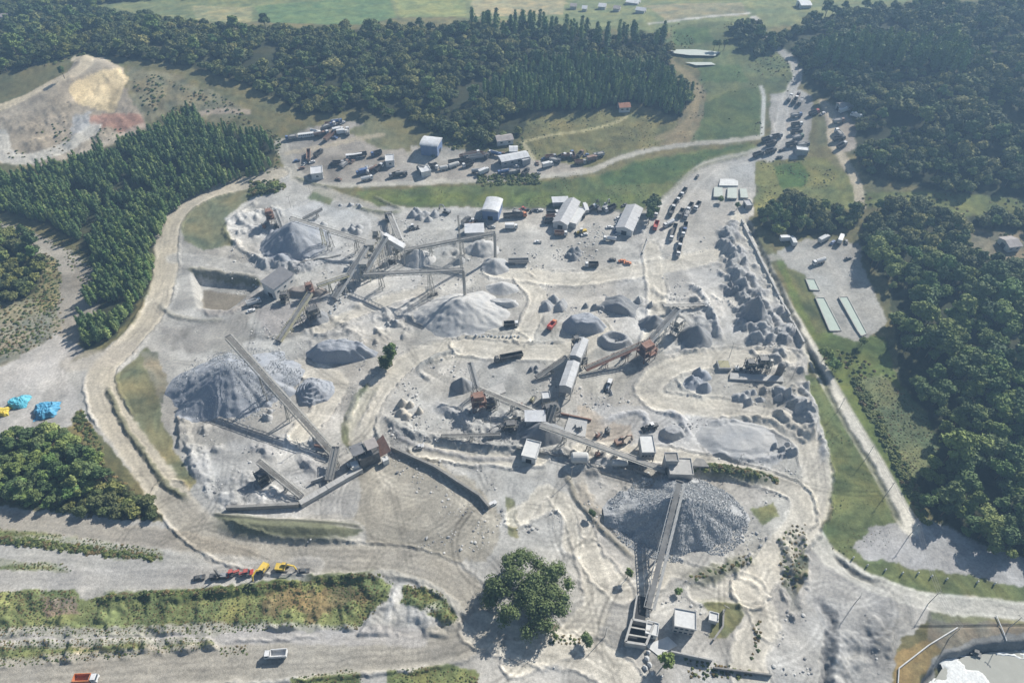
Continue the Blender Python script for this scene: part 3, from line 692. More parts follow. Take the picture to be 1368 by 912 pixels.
def trunk(h, r, limbs, seed):
    rr = random.Random(seed); mb = MB()
    mb.cyl((0, 0, -.6), (0, 0, h * .6), r, 7, r * .7); mb.cyl((0, 0, h * .6), (rr.uniform(-.3, .3), rr.uniform(-.3, .3), h), r * .7, 6, r * .3)
    for k in range(limbs):
        a = 6.283 * k / limbs + rr.uniform(-.4, .4); L = h * rr.uniform(.25, .42)
        mb.cyl((0, 0, h * rr.uniform(.45, .7)), (L * math.cos(a), L * math.sin(a), h * rr.uniform(.8, 1.05)), r * .4, 5, r * .15)
    return mb
BROAD = [(broad_crown(s, r=rr_, h=hh, base=bb, nl=n_, nleaf=520, leaf=.5).mesh('crown', LEAF), trunk(bb + hh * .5, .28, 4, s).mesh('trunk', BARK))
         for s, rr_, hh, bb, n_ in ((1, 4.0, 5.2, 3.4, 8), (2, 3.4, 5.8, 3.8, 7), (3, 4.6, 5.0, 3.0, 10), (4, 3.0, 6.4, 4.4, 6))]
OLIVES = []
EUCS = [(euc_crown(s, h, r_).mesh('crown', EUC), trunk(h * .8, .14, 0, s).mesh('trunk', BARK)) for s, h, r_ in ((11, 11, 1.55), (12, 12.5, 1.4), (13, 9.5, 1.6), (14, 11.5, 1.75))]
OLIVES += [(broad_crown(s, 3.6, 4.4, 1.0, 9, 520, .5).mesh('crown', BUSHT), trunk(3.5, .25, 4, s).mesh('trunk', BARK)) for s in (21, 22, 23, 24)]
def tree(kind, v, x, y, s, rz, label, group, name, cat='tree', zs=1.0):
    cm, tm = {'b': BROAD, 'e': EUCS, 'o': OLIVES}[kind][v]
    o = bpy.data.objects.new(name, None); col.objects.link(o); o.location = (x, y, zat(x, y)); o.rotation_euler = (0, 0, rz); o.scale = (s, s, s * zs)
    o.empty_display_size = .5
    tag(o, label, cat, group)
    for nm, me in (('trunk', tm), ('crown', cm)):
        c = bpy.data.objects.new(nm, me); col.objects.link(c); c.parent = o
    return o
def scatter(poly_px, spacing, seed, world=False):
    r_ = np.random.default_rng(seed); w = poly_px if world else PW(poly_px)
    xs = [p[0] for p in w]; ys = [p[1] for p in w]
    gx, gy = np.meshgrid(np.arange(min(xs), max(xs), spacing), np.arange(min(ys), max(ys), spacing))
    gx = gx + r_.uniform(-.42, .42, gx.shape) * spacing; gy = gy + r_.uniform(-.42, .42, gx.shape) * spacing
    m = inside(w, gx, gy); return gx[m], gy[m]
def project(x, y, z=0):
    d = y * CP - (z - HC) * SP; up = y * SP + (z - HC) * CP
    return 684 + FPX * x / d, 456 - FPX * up / d
# far plantings inside the central wood that are conifer-like
PLANT2 = [(690, 98), (770, 84), (880, 96), (925, 128), (905, 158), (845, 136), (790, 148), (712, 150), (640, 128)]
TALL = [(560, 18), (700, 14), (790, 24), (890, 38), (893, 64), (800, 66), (690, 52), (600, 38)]
BAND = [(1085, 70), (1180, 68), (1290, 82), (1285, 104), (1180, 96), (1085, 92)]
b_all, e_all = [], []          # (x, y, scale, variant, rz, zs, where)
r_ = np.random.default_rng(3)
SPB = {'central': 5.6, 'leftgrove': 5.2, 'righthill': 5.4, 'rightlow': 5.4, 'rightstrip': 5.5, 'bush': 3.4, 'copse': 5.0, 'topwood': 6.0, 'farcopse': 6.0}
pw_pl2, pw_tall, pw_band = PW(PLANT2), PW(TALL), PW(BAND)
for k, sp in SPB.items():
    xs, ys = scatter(FOREST[k], sp, len(k) * 7)
    for x, y in zip(xs, ys):
        px, py = project(x, y, zat(x, y))
        if not (-60 < px < 1430 and -30 < py < 960): continue
        A = np.array([[x]]), np.array([[y]])
        if k in ('central', 'righthill', 'rightlow') and fbm(np.array([x]), np.array([y]), 22, 3, 71)[0] < .33: continue
        if k == 'central' and (inside(pw_pl2, *A)[0, 0]): continue
        if k == 'central' and inside(pw_tall, *A)[0, 0] and r_.random() < .55:
            e_all.append((x, y, r_.uniform(1.2, 1.75), int(r_.integers(4)), r_.uniform(0, 6.28), r_.uniform(.8, 1.1), 'tall')); continue
        if k == 'righthill' and inside(pw_band, *A)[0, 0]:
            e_all.append((x, y, r_.uniform(1.4, 1.8), int(r_.integers(4)), r_.uniform(0, 6.28), 1.0, 'band')); continue
        s = {'bush': r_.uniform(.45, 1.0), 'rightlow': float(r_.choice([.6, .8, 1.0, 1.25, 1.6], p=[.2, .3, .27, .16, .07])) * r_.uniform(.9, 1.1), 'leftgrove': r_.uniform(.7, 1.1), 'copse': r_.uniform(.7, 1.15)}.get(k, float(r_.choice([.6, .85, 1.1, 1.45], p=[.25, .37, .28, .10])) * r_.uniform(.9, 1.12))
        if fbm(np.array([x]), np.array([y]), 30, 2, 4)[0] > .62 and k != 'bush': s *= 1.2
        b_all.append((x, y, s, int(r_.integers(4)), r_.uniform(0, 6.28), r_.uniform(.8, 1.15), k))
for poly, sp, sc0, sc1, wh in ((PLANT2, 3.6, .7, 1.1, 'far'), (FOREST['plantation'], 2.25, .5, .9, 'plantation')):
    xs, ys = scatter(poly, sp, 21)
    for x, y in zip(xs, ys):
        px, py = project(x, y, zat(x, y))
        if not (-60 < px < 1430): continue
        if wh == 'plantation' and (fbm(np.array([x]), np.array([y]), 15, 3, 14)[0] < .36 or r_.random() < .08): continue
        e_all.append((x, y, r_.uniform(sc0, sc1), int(r_.integers(4)), r_.uniform(0, 6.28), r_.uniform(.72, 1.25), wh))
BL = {'rightlow': ('dark broadleaf tree in the wood right of the canal road', 'wood right of the canal road'),
      'bush': ('low bushy tree in the thicket below the blue tarps', 'thicket below the tarps'),
      'leftgrove': ('rounded tree in the small grove left of the plantation', 'grove left of the plantation'),
      'copse': ('dark tree in the copse above the settling ponds', 'copse above the settling ponds'),
      'rightstrip': ('tree in the line edging the clearing at right', 'tree line by the clearing'),
      'righthill': ('broadleaf tree on the wooded hill at upper right', 'trees on the upper right hill'),
      'topwood': ('tree in the far wood along the top edge', 'far top wood'), 'farcopse': ('tree in the far copse beside the valley road', 'far copse'),
      'central': ('broadleaf tree in the wood above the truck yards', 'wood above the truck yards')}
EL = {'plantation': ('slender eucalyptus in the plantation left of the haul road', 'eucalyptus plantation'),
      'far': ('slender eucalyptus in the planted block above the meadow', 'planted block above the meadow'),
      'tall': ('tall eucalyptus in the far dark stand', 'tall far stand'), 'band': ('eucalyptus in the row on the right hill', 'row on the right hill')}
def inframe(t):
    px, py = project(t[0], t[1], zat(t[0], t[1])); return 4 < px < 1364 and 6 < py < 905
def split(lst):
    vis = [t for t in lst if inframe(t)]; vis.sort(key=lambda t: t[0] ** 2 + t[1] ** 2 + (300 ** 2 if t[6] == 'bush' else 0))
    pick = vis[:300]; ids = set(id(t) for t in pick)
    return pick, [t for t in lst if id(t) not in ids]
bp, br = split(b_all); ep, er = split(e_all)
def where(x, y, wh, lab, grp):
    px, py = project(x, y, zat(x, y))
    if wh == 'plantation': w_ = 'lower tip' if py > 380 else 'right end near the truck yard' if px > 250 else 'left end' if px < 90 else 'upper edge under the sandy hill' if py < 235 else 'middle'
    elif wh == 'rightlow': w_ = 'by the ponds' if py < 400 else 'behind the plot' if py < 590 else 'lower end'
    elif wh == 'bush': w_ = 'left half' if px < 90 else 'right tip'
    else: return lab, grp
    return lab + ', ' + w_, grp + ', ' + w_
for x, y, s, v, rz, zs, wh in bp: tree('o' if wh == 'bush' else 'b', v, x, y, s, rz, *where(x, y, wh, *BL[wh]), 'broadleaf_tree', 'tree', zs)
for x, y, s, v, rz, zs, wh in ep: tree('e', v, x, y, s, rz, *where(x, y, wh, *EL[wh]), 'eucalyptus_tree', 'tree', zs)
def gn_scatter(name, pts, protos, label, cat):
    """pts: (x, y, z, scale, zscale, rz, variant) -> ONE object of instanced plants"""
    me = bpy.data.meshes.new(name); me.from_pydata([p[:3] for p in pts], [], [])
    for an, k in (('s', 3), ('zs', 4), ('rz', 5)):
        a = me.attributes.new(an, 'FLOAT', 'POINT'); a.data.foreach_set('value', [float(p[k]) for p in pts])
    a = me.attributes.new('vi', 'INT', 'POINT'); a.data.foreach_set('value', [int(p[6]) for p in pts])
    o = bpy.data.objects.new(name, me); col.objects.link(o); tag(o, label, cat, None, 'stuff')
    ng = bpy.data.node_groups.new(name + '_nodes', 'GeometryNodeTree')
    ng.interface.new_socket('Geometry', in_out='INPUT', socket_type='NodeSocketGeometry')
    ng.interface.new_socket('Geometry', in_out='OUTPUT', socket_type='NodeSocketGeometry')
    N = ng.nodes; Lk = ng.links.new
    gi = N.new('NodeGroupInput'); go = N.new('NodeGroupOutput'); iop = N.new('GeometryNodeInstanceOnPoints')
    jn = N.new('GeometryNodeJoinGeometry')
    for p in protos:
        oi = N.new('GeometryNodeObjectInfo'); oi.inputs['Object'].default_value = p; oi.inputs['As Instance'].default_value = True
        Lk(oi.outputs['Geometry'], jn.inputs[0])
    def attr(nm, t):
        n = N.new('GeometryNodeInputNamedAttribute'); n.data_type = t; n.inputs['Name'].default_value = nm; return n.outputs['Attribute']
    cs = N.new('ShaderNodeCombineXYZ'); cr = N.new('ShaderNodeCombineXYZ')
    a = attr('s', 'FLOAT'); Lk(a, cs.inputs[0]); Lk(a, cs.inputs[1]); Lk(attr('zs', 'FLOAT'), cs.inputs[2]); Lk(attr('rz', 'FLOAT'), cr.inputs[2])
    Lk(gi.outputs[0], iop.inputs['Points']); Lk(jn.outputs[0], iop.inputs['Instance']); iop.inputs['Pick Instance'].default_value = True
    Lk(attr('vi', 'INT'), iop.inputs['Instance Index']); Lk(cr.outputs[0], iop.inputs['Rotation']); Lk(cs.outputs[0], iop.inputs['Scale'])
    Lk(iop.outputs[0], go.inputs[0])
    md = o.modifiers.new('plants', 'NODES'); md.node_group = ng
    return o
def merged(name, cm, tm):
    bm = bmesh.new(); bm.from_mesh(cm); n = len(bm.faces); bm.from_mesh(tm); bm.faces.ensure_lookup_table()
    for f in bm.faces[n:]: f.material_index = 1
    me = bpy.data.meshes.new(name); bm.to_mesh(me); bm.free(); me.materials.append(cm.materials[0]); me.materials.append(BARK)
    return bpy.data.objects.new(name, me)
oprot = [merged('far_olive', *p) for p in OLIVES]
bprot = [merged('far_broadleaf', *p) for p in BROAD]; eprot = [merged('far_eucalyptus', *p) for p in EUCS]
gn_scatter('broadleaf_wood', [(t[0], t[1], zat(t[0], t[1]), t[2], t[2] * t[5], t[4], t[3] + (4 if (t[6] == 'bush' or (t[3] == 2 and t[4] > 3)) else 0)) for t in br], bprot + oprot, 'dark broadleaf woods covering the far hills', 'wood')
gn_scatter('eucalyptus_wood', [(t[0], t[1], zat(t[0], t[1]), t[2], t[2] * t[5], t[4], t[3]) for t in er], eprot, 'blocks of slender eucalyptus on the hills behind', 'wood')
# scrub, tufts and small shrubs: uncountable cover
def clump(seed, m, r=.8, n=70, leaf=.22):
    mb = broad_crown(seed, r, r * .75, 0.0, 5, n, leaf); me = mb.mesh('shrub', m); return bpy.data.objects.new('shrub_clump', me)
DARKS = leaf_mat('hedge_foliage', (.05, .075, .028), (.13, .165, .065), True)
sprot = [clump(41, BUSHL), clump(42, BUSHL, .9), clump(43, DARKS), clump(44, DRYL, .7)]
spts = []
def cover(poly, sp, s0, s1, probs, seed, thr=.0, nsc=8):
    xs, ys = scatter(poly, sp, seed); q = np.random.default_rng(seed)
    n = fbm(xs, ys, nsc, 3, seed) if len(xs) else []
    for x, y, k in zip(xs, ys, n):
        if k < thr: continue
        s = q.uniform(s0, s1) * (.7 + .7 * (k - thr)); spts.append((x, y, zat(x, y) - .12, s, s * q.uniform(.5, 1.05), q.uniform(0, 6.28), int(q.choice(4, p=probs))))
for i, p in enumerate(SCRUBS): cover(p, .85, .28, .72, (.48, .36, .02, .14), 60 + i, .22)
cover([(125, 797), (300, 786), (400, 777), (510, 767), (512, 771), (400, 783), (300, 793), (125, 803)], 1.0, .6, 1.1, (.4, .3, .3, 0), 75)
cover([(0, 716), (60, 722), (215, 742), (215, 749), (140, 742), (0, 724)], 1.1, .9, 1.6, (.3, .3, .4, 0), 76)
cover(FOREST['bush'], 2.2, 1.0, 2.2, (.5, .4, .05, .05), 77)
cover([(95, 560), (108, 545), (135, 590), (140, 625), (118, 600)], 1.6, .8, 1.5, (.5, .2, .1, .2), 78)
cover([(920, 622), (960, 622), (1042, 640), (1040, 646), (960, 634), (920, 632)], 1.3, .8, 1.5, (.3, .2, .5, 0), 79)
cover([(908, 772), (950, 764), (1000, 738), (1012, 745), (970, 768), (930, 776)], 1.5, .7, 1.4, (.4, .3, .3, 0), 80, .35)
cover([(1142, 506), (1178, 500), (1205, 520), (1240, 560), (1256, 600), (1225, 640), (1218, 660), (1180, 590)], 1.25, .35, .8, (.5, .35, .1, .05), 81, .2)
cover([(1134, 508), (1148, 502), (1194, 590), (1230, 655), (1242, 700), (1232, 700), (1192, 618)], 1.5, 1.0, 1.9, (.2, .1, .7, 0), 82)
cover([(1040, 720), (1058, 700), (1076, 700), (1078, 770), (1060, 800), (1045, 780)], 1.8, .6, 1.3, (.5, .3, .1, .1), 83, .4)
cover([(1086, 462), (1130, 470), (1196, 500), (1190, 512), (1120, 510)], 2.6, .8, 2.0, (.5, .3, .2, 0), 84, .45)
cover([(1085, 510), (1130, 570), (1180, 660), (1200, 705), (1180, 740), (1110, 740), (1112, 650)], 1.7, .25, .6, (.6, .4, .0, 0), 85, .42)
cover([(472, 256), (700, 244), (850, 213), (1010, 190), (930, 222), (860, 278), (500, 275)], 2.4, .3, .9, (.55, .4, .05, 0), 86, .5, 16)
cover([(905, 186), (938, 130), (890, 62), (898, 32), (1000, 28), (1060, 92), (1062, 122), (1024, 128), (1018, 184)], 3.2, .5, 1.6, (.5, .38, .12, 0), 87, .52, 20)
cover([(688, 202), (708, 154), (845, 142), (905, 165), (918, 188), (842, 204), (722, 214)], 2.8, .35, 1.0, (.55, .33, .07, .05), 88, .46, 14)
cover([(170, 90), (300, 130), (365, 185), (355, 175), (268, 158), (200, 165)], 3.6, .8, 2.4, (.4, .3, .25, .05), 89, .4, 14)
cover([(0, 200), (100, 150), (190, 175), (140, 196), (20, 218)], 4.5, .8, 2.0, (.3, .3, .3, .1), 90, .5, 12)
cover([(1010, 216), (1100, 212), (1145, 276), (1090, 282), (1050, 260), (1012, 284)], 2.4, .4, 1.2, (.55, .35, .1, 0), 91, .46, 12)
cover([(1148, 258), (1368, 268), (1400, 292), (1290, 288), (1160, 278)], 3.4, .8, 2.0, (.5, .2, .3, 0), 92, .4, 14)
cover([(-20, 400), (75, 395), (85, 430), (20, 470), (-20, 480)], 2.4, .7, 1.8, (.4, .25, .15, .2), 93, .4, 10)
cover([(636, 235), (720, 232), (722, 246), (640, 249)], 2.2, 1.2, 2.2, (.1, .1, .8, 0), 94)
cover([(560, 160), (640, 190), (700, 178), (700, 200), (600, 200)], 3.0, 1.0, 2.4, (.2, .2, .6, 0), 95, .35)
cover([(370, 240), (335, 243), (330, 262), (360, 262), (385, 250)], 1.9, 1.0, 2.4, (.2, .3, .35, .15), 96, .25)
cover([(1300, 305), (1368, 312), (1368, 345), (1320, 345)], 4, .8, 2.0, (.4, .3, .2, .1), 97, .5)
cover([(0, 60), (120, 72), (60, 90), (0, 100)], 4, 1.0, 2.5, (.3, .3, .3, .1), 98, .4)
cover([(706, 806), (750, 845), (790, 855), (740, 865), (705, 840)], 1.5, .5, 1.1, (.4, .2, .3, .1), 99, .4)
cover([(890, 872), (960, 885), (1010, 900), (960, 910), (890, 900)], 1.6, .5, 1.4, (.4, .3, .3, 0), 100, .35)
cover([(1008, 828), (1018, 826), (1012, 880), (1002, 880)], 1.5, .6, 1.1, (.5, .3, .1, .1), 101, .2)
cover([(860, 270), (880, 255), (884, 268), (868, 285)], 2, .9, 1.8, (.2, .2, .6, 0), 102)
cover([(55, 335), (80, 350), (84, 405), (60, 430), (45, 395)], 1.8, .6, 1.7, (.4, .3, .15, .15), 103, .3)
cover([(-20, 440), (30, 432), (80, 412), (88, 440), (40, 468), (-20, 488)], 2.0, .5, 1.5, (.4, .25, .2, .15), 104, .36)
cover([(70, 305), (105, 330), (128, 372), (112, 385), (85, 345), (50, 315)], 2.0, .5, 1.5, (.4, .3, .2, .1), 105, .4)
cover([(355, 170), (375, 185), (372, 225), (340, 238), (365, 230), (370, 200)], 2.0, .7, 1.6, (.4, .3, .3, 0), 106, .2)
gn_scatter('scrub_cover', spts, sprot, 'low scrub and shrubs on banks and meadows', 'scrub')
def shrub(px, py, s, label, kind='b', v=0, zs=1.0, group=None, name='roadside_tree'):
    x, y = G(px, py); return tree(kind, v, x, y, s, random.uniform(0, 6.28), label, group, name, 'tree', zs)
# loose stones and spilt rock on the working floor
def stone_proto(seed, m):
    mb = MB(); ico(mb, (0, 0, .25), .5, .75, seed, 1, .35); return bpy.data.objects.new('loose_stone', mb.mesh('loose_stone', m))
STM = [mat('loose_rock', (.36, .36, .35), .9, .3, .8), mat('loose_rock_dark', (.22, .22, .22), .9, .3, .8), mat('loose_rock_pale', (.52, .51, .48), .9, .2, .8)]
stp = [stone_proto(301 + i, m) for i, m in enumerate(STM)]
qs = np.random.default_rng(77); stones = []
xs, ys = scatter(floor_poly, 1.5, 78, True)
nn_ = fbm(xs, ys, 16, 3, 79); n2_ = fbm(xs, ys, 4, 2, 80)
rr_ = np.clip(np.searchsorted(Yr, ys), 0, NR - 1)
for x, y, a, b, r0 in zip(xs, ys, nn_, n2_, rr_):
    if a < .53 or b < .5: continue
    cc_ = int(np.clip(np.searchsorted(Uc, x / dr[r0] * FPX), 0, NC - 1))
    if ZONE[r0, cc_] != 0: continue
    s = float(qs.choice([.35, .55, .85, 1.3], p=[.45, .33, .17, .05])) * qs.uniform(.8, 1.2)
    stones.append((x, y, zat(x, y) - .05, s, s * qs.uniform(.6, 1.0), qs.uniform(0, 6.28), int(qs.choice(3, p=[.45, .35, .2]))))
gn_scatter('loose_stones', stones, stp, 'loose stones scattered over the working floor', 'stones')
# the big solitary tree by the lower haul road
def shade_crown(seed):
    rr = random.Random(seed); mb = MB(); lobes = [(0, 0, 7.0, 7.6)]
    for k in range(70):
        a = rr.uniform(0, 6.283); q = 15.0 * math.sqrt(rr.random()) * rr.choice([1, 1, 1, 1.1]); z = 2.2 + 10.5 * math.sqrt(max(0, 1 - (q / 17) ** 2)) * rr.uniform(.55, 1.05)
        lobes.append((q * math.cos(a), q * math.sin(a), z, rr.uniform(1.5, 3.1)))
    for i, l in enumerate(lobes): ico(mb, l[:3], l[3] * .72, .85, seed + i, 1, .3)
    pts, nr = [], []
    for (x, y, z, q) in lobes:
        for k in range(int(26 * q * q) if q < 5 else 300):
            u = rr.uniform(-.5, 1); a = rr.uniform(0, 6.283); w = math.sqrt(max(0, 1 - u * u)); n = (w * math.cos(a), w * math.sin(a), u); t = q * rr.uniform(.75, 1.3)
            pts.append((x + n[0] * t, y + n[1] * t, z + n[2] * t * .85)); nr.append(n)
    leaf_cards(mb, pts, nr, .42, rr); return mb
x, y = G(706, 800); big = thing('shade_tree', 'big round dark green tree beside the lower haul road bend', 'tree', (x, y, zat(x, y)))
trunk(9, .6, 6, 5).build('trunk', BARK, big)
shade_crown(77).build('crown', DEEPL, big)
for a in [(783, 858, .62, 'small round tree right of the big shade tree', 'b', 0), (838, 772, .55, 'small spiky tree left of the lower conveyor tail', 'b', 3),
          (887, 888, .85, 'leafy tree below the receiving hopper', 'b', 1), (524, 488, 1.35, 'slim lone tree between the stockpiles', 'b', 3),
          (516, 491, 1.1, 'smaller tree at the left of a pair between stockpiles', 'o', 1), (790, 690, .42, 'tiny tree on the berm right of the loop road', 'b', 0),
          (870, 292, 1.15, 'tall dark tree beside the office building', 'b', 1), (866, 300, 1.0, 'dark tree left of the tall one beside the office', 'b', 3),
          (872, 282, 1.1, 'dark tree behind the tall one beside the office', 'b', 0), (962, 270, .5, 'small tree in front of the settling tanks', 'b', 2),
          (984, 280, .55, 'small bare tree right of the settling tanks', 'b', 1), (1066, 288, 1.2, 'tall tree standing over the copse above the settling ponds', 'b', 3),
          (1100, 480, .9, 'rounded tree at the right edge of the canal road', 'b', 0), (1112, 494, .8, 'rounded tree just below another beside the canal road', 'b', 2),
          (1150, 462, .6, 'small tree at the lower end of the ponds', 'b', 1), (953, 68, .8, 'leftmost of three dark trees by the far pale pond', 'b', 3),
          (960, 68, .85, 'middle of three dark trees by the far pale pond', 'b', 3), (967, 67, .8, 'rightmost of three dark trees by the far pale pond', 'b', 3),
          (350, 258, .8, 'bushy tree at the top end of the haul road', 'b', 0), (368, 254, .7, 'bushy tree right at the head of the grey yard', 'b', 2),
          (92, 592, .75, 'tall bush at the tip of the lower left thicket', 'b', 0), (90, 112, .9, 'lone dark tree on the sandy hilltop road', 'b', 3),
          (742, 852, .3, 'small bush at the foot of the reddish bank', 'b', 0), (905, 792, .35, 'dusty grey bush behind the control building', 'b', 2)]:
    shrub(a[0], a[1], a[2], a[3], a[4], a[5])
# ------------------------------------------------------------------ stockpiles
def pile_mat(name, c, streak=.5, spk=3.0, ba=.5):
    m = bpy.data.materials.new(name); nt, b = nodes(m)
    tc = nt.nodes.new('ShaderNodeTexCoord').outputs['Object']
    f1 = noise(nt, spk, 6, .75, tc); f2 = noise(nt, .12, 4, .6, tc)
    cc = ramp(nt, f1, [(.25, tuple(x * .58 for x in c)), (.75, tuple(x * 1.35 for x in c))])
    cc = mix(nt, cc, ramp(nt, f2, [(.3, (.86, .88, .91)), (.7, (1.12, 1.1, 1.06))]))
    nt.links.new(cc, b.inputs['Base Color']); b.inputs['Roughness'].default_value = .95; b.inputs['Specular IOR Level'].default_value = .1
    bump(nt, b, f1, ba, .4)
    return m
PM = {'fine': pile_mat('crushed_grey_stone', (.385, .385, .38)), 'pale': pile_mat('pale_stone_dust', (.455, .45, .435)),
      'coarse': pile_mat('coarse_broken_rock', (.38, .385, .385), .5, 1.4, .9), 'dark': pile_mat('dark_gravel', (.255, .26, .265)), 'blue': pile_mat('blue_grey_gravel', (.32, .335, .36)), 'beige': pile_mat('beige_stone_dust', (.46, .425, .365)), 'brown': pile_mat('brown_overburden', (.30, .265, .235))}
ROCKM = [mat('rock_face', (.43, .435, .43), .9, .3, .8), mat('rock_face_blue', (.33, .35, .365), .9, .3, .8)]
PILES = []
def zpile(x, y):
    z = zat(x, y)
    for f in PILES:
        q = f(x, y)
        if q is not None and q > z: z = q
    return z
def pile(xl, xr, yf, ratio, h, kind, m, label, rot=0.0, n=None, seed=0, name='stockpile', rocks=0, rsize=.6, group='stockpiles in the works', apex=None, rx=None):
    xm = (xl + xr) / 2; gx, gy = G(xm, yf)
    s = (yf + 455) * CP / HC
    rx = rx or (xr - xl) / 2 / s; ry = rx * ratio; cx, cy = gx, gy + ry
    cx = cx * 1.0 + (G(xm, yf - 3)[0] - gx) * 0 ; cx = cx * (cy * CP + HC * SP) / (gy * CP + HC * SP)
    if apex: cx, cy, _ = E(apex[0], apex[1], h)
    base = zat(cx, cy); n = n or int(max(26, min(64, rx * 2.6)))
    rr = random.Random(seed * 7 + int(xl)); ca, sa = math.cos(R(rot)), math.sin(R(rot))
    cones = []
    if kind == 'lumps':
        k = max(5, int(rx * ry / 9))
        for i in range(k):
            a = rr.uniform(0, 6.283); q = math.sqrt(rr.random()) * .72
            cones.append((q * math.cos(a) * rx, q * math.sin(a) * ry, h * rr.uniform(.5, 1.0), min(rx, ry) * rr.uniform(.28, .5)))
    sd = rr.randint(0, 9999)
    lin = np.linspace(-1.12, 1.12, n + 1)
    GX, GY = np.meshgrid(lin * rx, lin * ry)
    ang = np.arctan2(GY / ry, GX / rx); rad = np.hypot(GX / rx, GY / ry)
    wob = 1 + (.34 if rocks else .18) * (fbm(np.cos(ang) * 2 + 9, np.sin(ang) * 2 + 9, 1.0, 3, sd) - .5) * 2
    r = rad / wob
    gul = (fbm(np.cos(ang) * 9 + 30, np.sin(ang) * 9 + 30, 1.0, 3, sd + 3) - .5)
    if kind == 'cone': z = h * (np.sqrt((1 - r) ** 2 * np.where(r < 1, 1, 0) + .0) - .035 / (1 + (r * 9) ** 2)) * np.where(r < 1, 1, 0) + np.where(r >= 1, (1 - r) * h, 0)
    elif kind == 'mesa': z = h * np.minimum(1, (1 - r) / .38) * (.88 + .25 * fbm(GX, GY, rx * .5, 3, sd)); z = np.where(r > 1, (1 - r) * h, z)
    elif kind == 'ridge': z = h * np.minimum(1, (1 - np.abs(GY / ry) / wob) * 1.15) * np.clip((1 - np.abs(GX) / rx) / .35, -.3, 1)
    elif kind == 'crater': z = h * (np.exp(-((r - .68) / .2) ** 2) + .2 * (r < .6)) - np.where(r > .98, (r - .98) * h * 2, 0); z = np.where(r > 1.0, np.minimum(z, (1 - r) * h), z)
    elif kind == 'stepped':
        t = np.clip(1 - r, -.2, 1); st = .2; z = h * (np.floor(t / st) * st + np.clip((t % st) / (st * .45), 0, 1) * st * .9)
        z = np.where(r > 1, (1 - r) * h, z)
    else:
        z = np.full(GX.shape, -.6)
        for (a, b, hh, q) in cones:
            d = np.hypot(GX - a, GY - b) * (1 + .25 * (fbm(GX, GY, 2.5, 2, sd) - .5)); z = np.maximum(z, hh * (1 - d / q))
    z = z + gul * h * .055 * np.clip(r * 2, 0, 1) * np.clip((1.05 - r) * 4, 0, 1) + (fbm(GX, GY, 2.4, 4, sd + 5) - .5) * min(1.5, h * .24) * np.clip((1.1 - r) * 4, 0, 1)
    WX = cx + GX * ca - GY * sa; WY = cy + GX * sa + GY * ca
    WZ = np.vectorize(zat)(WX, WY) + z
    keep = z > -.45
    me_v = np.stack([WX - cx, WY - cy, np.where(keep, WZ, WZ - z - .5) - base], -1).reshape(-1, 3)
    ii = np.arange((n + 1) ** 2).reshape(n + 1, n + 1)
    f = np.stack([ii[:-1, :-1], ii[:-1, 1:], ii[1:, 1:], ii[1:, :-1]], -1).reshape(-1, 4)
    f = f[(z.ravel()[f] > -.25).any(1)]
    u, inv = np.unique(f, return_inverse=True); inv = inv.reshape(f.shape)
    me = bpy.data.meshes.new(name); me.from_pydata(me_v[u].tolist(), [], inv.tolist()); me.update(); me.materials.append(PM[m])
    me.polygons.foreach_set('use_smooth', [True] * len(inv))
    def hz(x, y):
        dx, dy = x - cx, y - cy; lx, ly = dx * ca + dy * sa, -dx * sa + dy * ca
        i = (lx / rx + 1.12) / 2.24 * n; j = (ly / ry + 1.12) / 2.24 * n
        if not (0 <= i < n and 0 <= j < n): return None
        return float(WZ[int(j), int(i)]) if keep[int(j), int(i)] else None
    PILES.append(hz)
    if not rocks:
        o = bpy.data.objects.new(name, me); col.objects.link(o); o.location = (cx, cy, base); tag(o, label, 'pile', group); return o
    o = thing(name, label, 'pile', (cx, cy, base), 0, group)
    c = bpy.data.objects.new('heap', me); col.objects.link(c); c.parent = o
    mb = MB(); cnt = 0
    while cnt < rocks:
        a = rr.uniform(0, 6.283); q = math.sqrt(rr.random()) * 1.06; x, y = cx + (q * math.cos(a) * rx), cy + (q * math.sin(a) * ry)
        zz = hz(x, y)
        if zz is None: zz = zat(x, y)
        if fbm(np.array([x]), np.array([y]), 7, 2, sd)[0] < .36: cnt += 1; continue
        sz = rsize * rr.uniform(.35, 1.0) * (1.35 if rr.random() < .12 else 1)
        vs = [(x - cx + rr.uniform(.6, 1.2) * sz * dx + rr.uniform(-.2, .2) * sz, y - cy + rr.uniform(.6, 1.2) * sz * dy, zz - base + sz * .25 + rr.uniform(.6, 1.1) * sz * dz)
              for dx, dy, dz in ((1, 0, 0), (0, 1, 0), (-1, 0, 0), (0, -1, 0), (.15, .1, .9), (0, 0, -1))]
        mb.add(vs, [(0, 1, 4), (1, 2, 4), (2, 3, 4), (3, 0, 4), (1, 0, 5), (2, 1, 5), (3, 2, 5), (0, 3, 5)]); cnt += 1
    rk = mb.build('rocks', ROCKM[0], o); rk['kind'] = 'stuff'
    rk.data.materials.append(ROCKM[1]); rk.data.polygons.foreach_set('material_index', [1 if (k // 8) % 3 == 0 else 0 for k in range(len(mb.f))])
    return o
P_ = pile
P_(345, 440, 352, .95, 15, 'cone', 'blue', 'tall sharp grey cone under the upper left boom conveyor', seed=1, apex=(389, 297), rx=20.5, n=60)
P_(540, 668, 441, .75, 10.5, 'cone', 'pale', 'broad pale cone under the lower of the two drop chutes', seed=2, n=70, apex=(615, 399), rx=24)
P_(640, 682, 358, .9, 5.6, 'cone', 'fine', 'small cone under the upper drop chute', seed=3, apex=(661, 346), rx=8.5)
P_(534, 582, 358, .8, 7.5, 'cone', 'pale', 'pale steep heap below the covered chute bridge', seed=4)
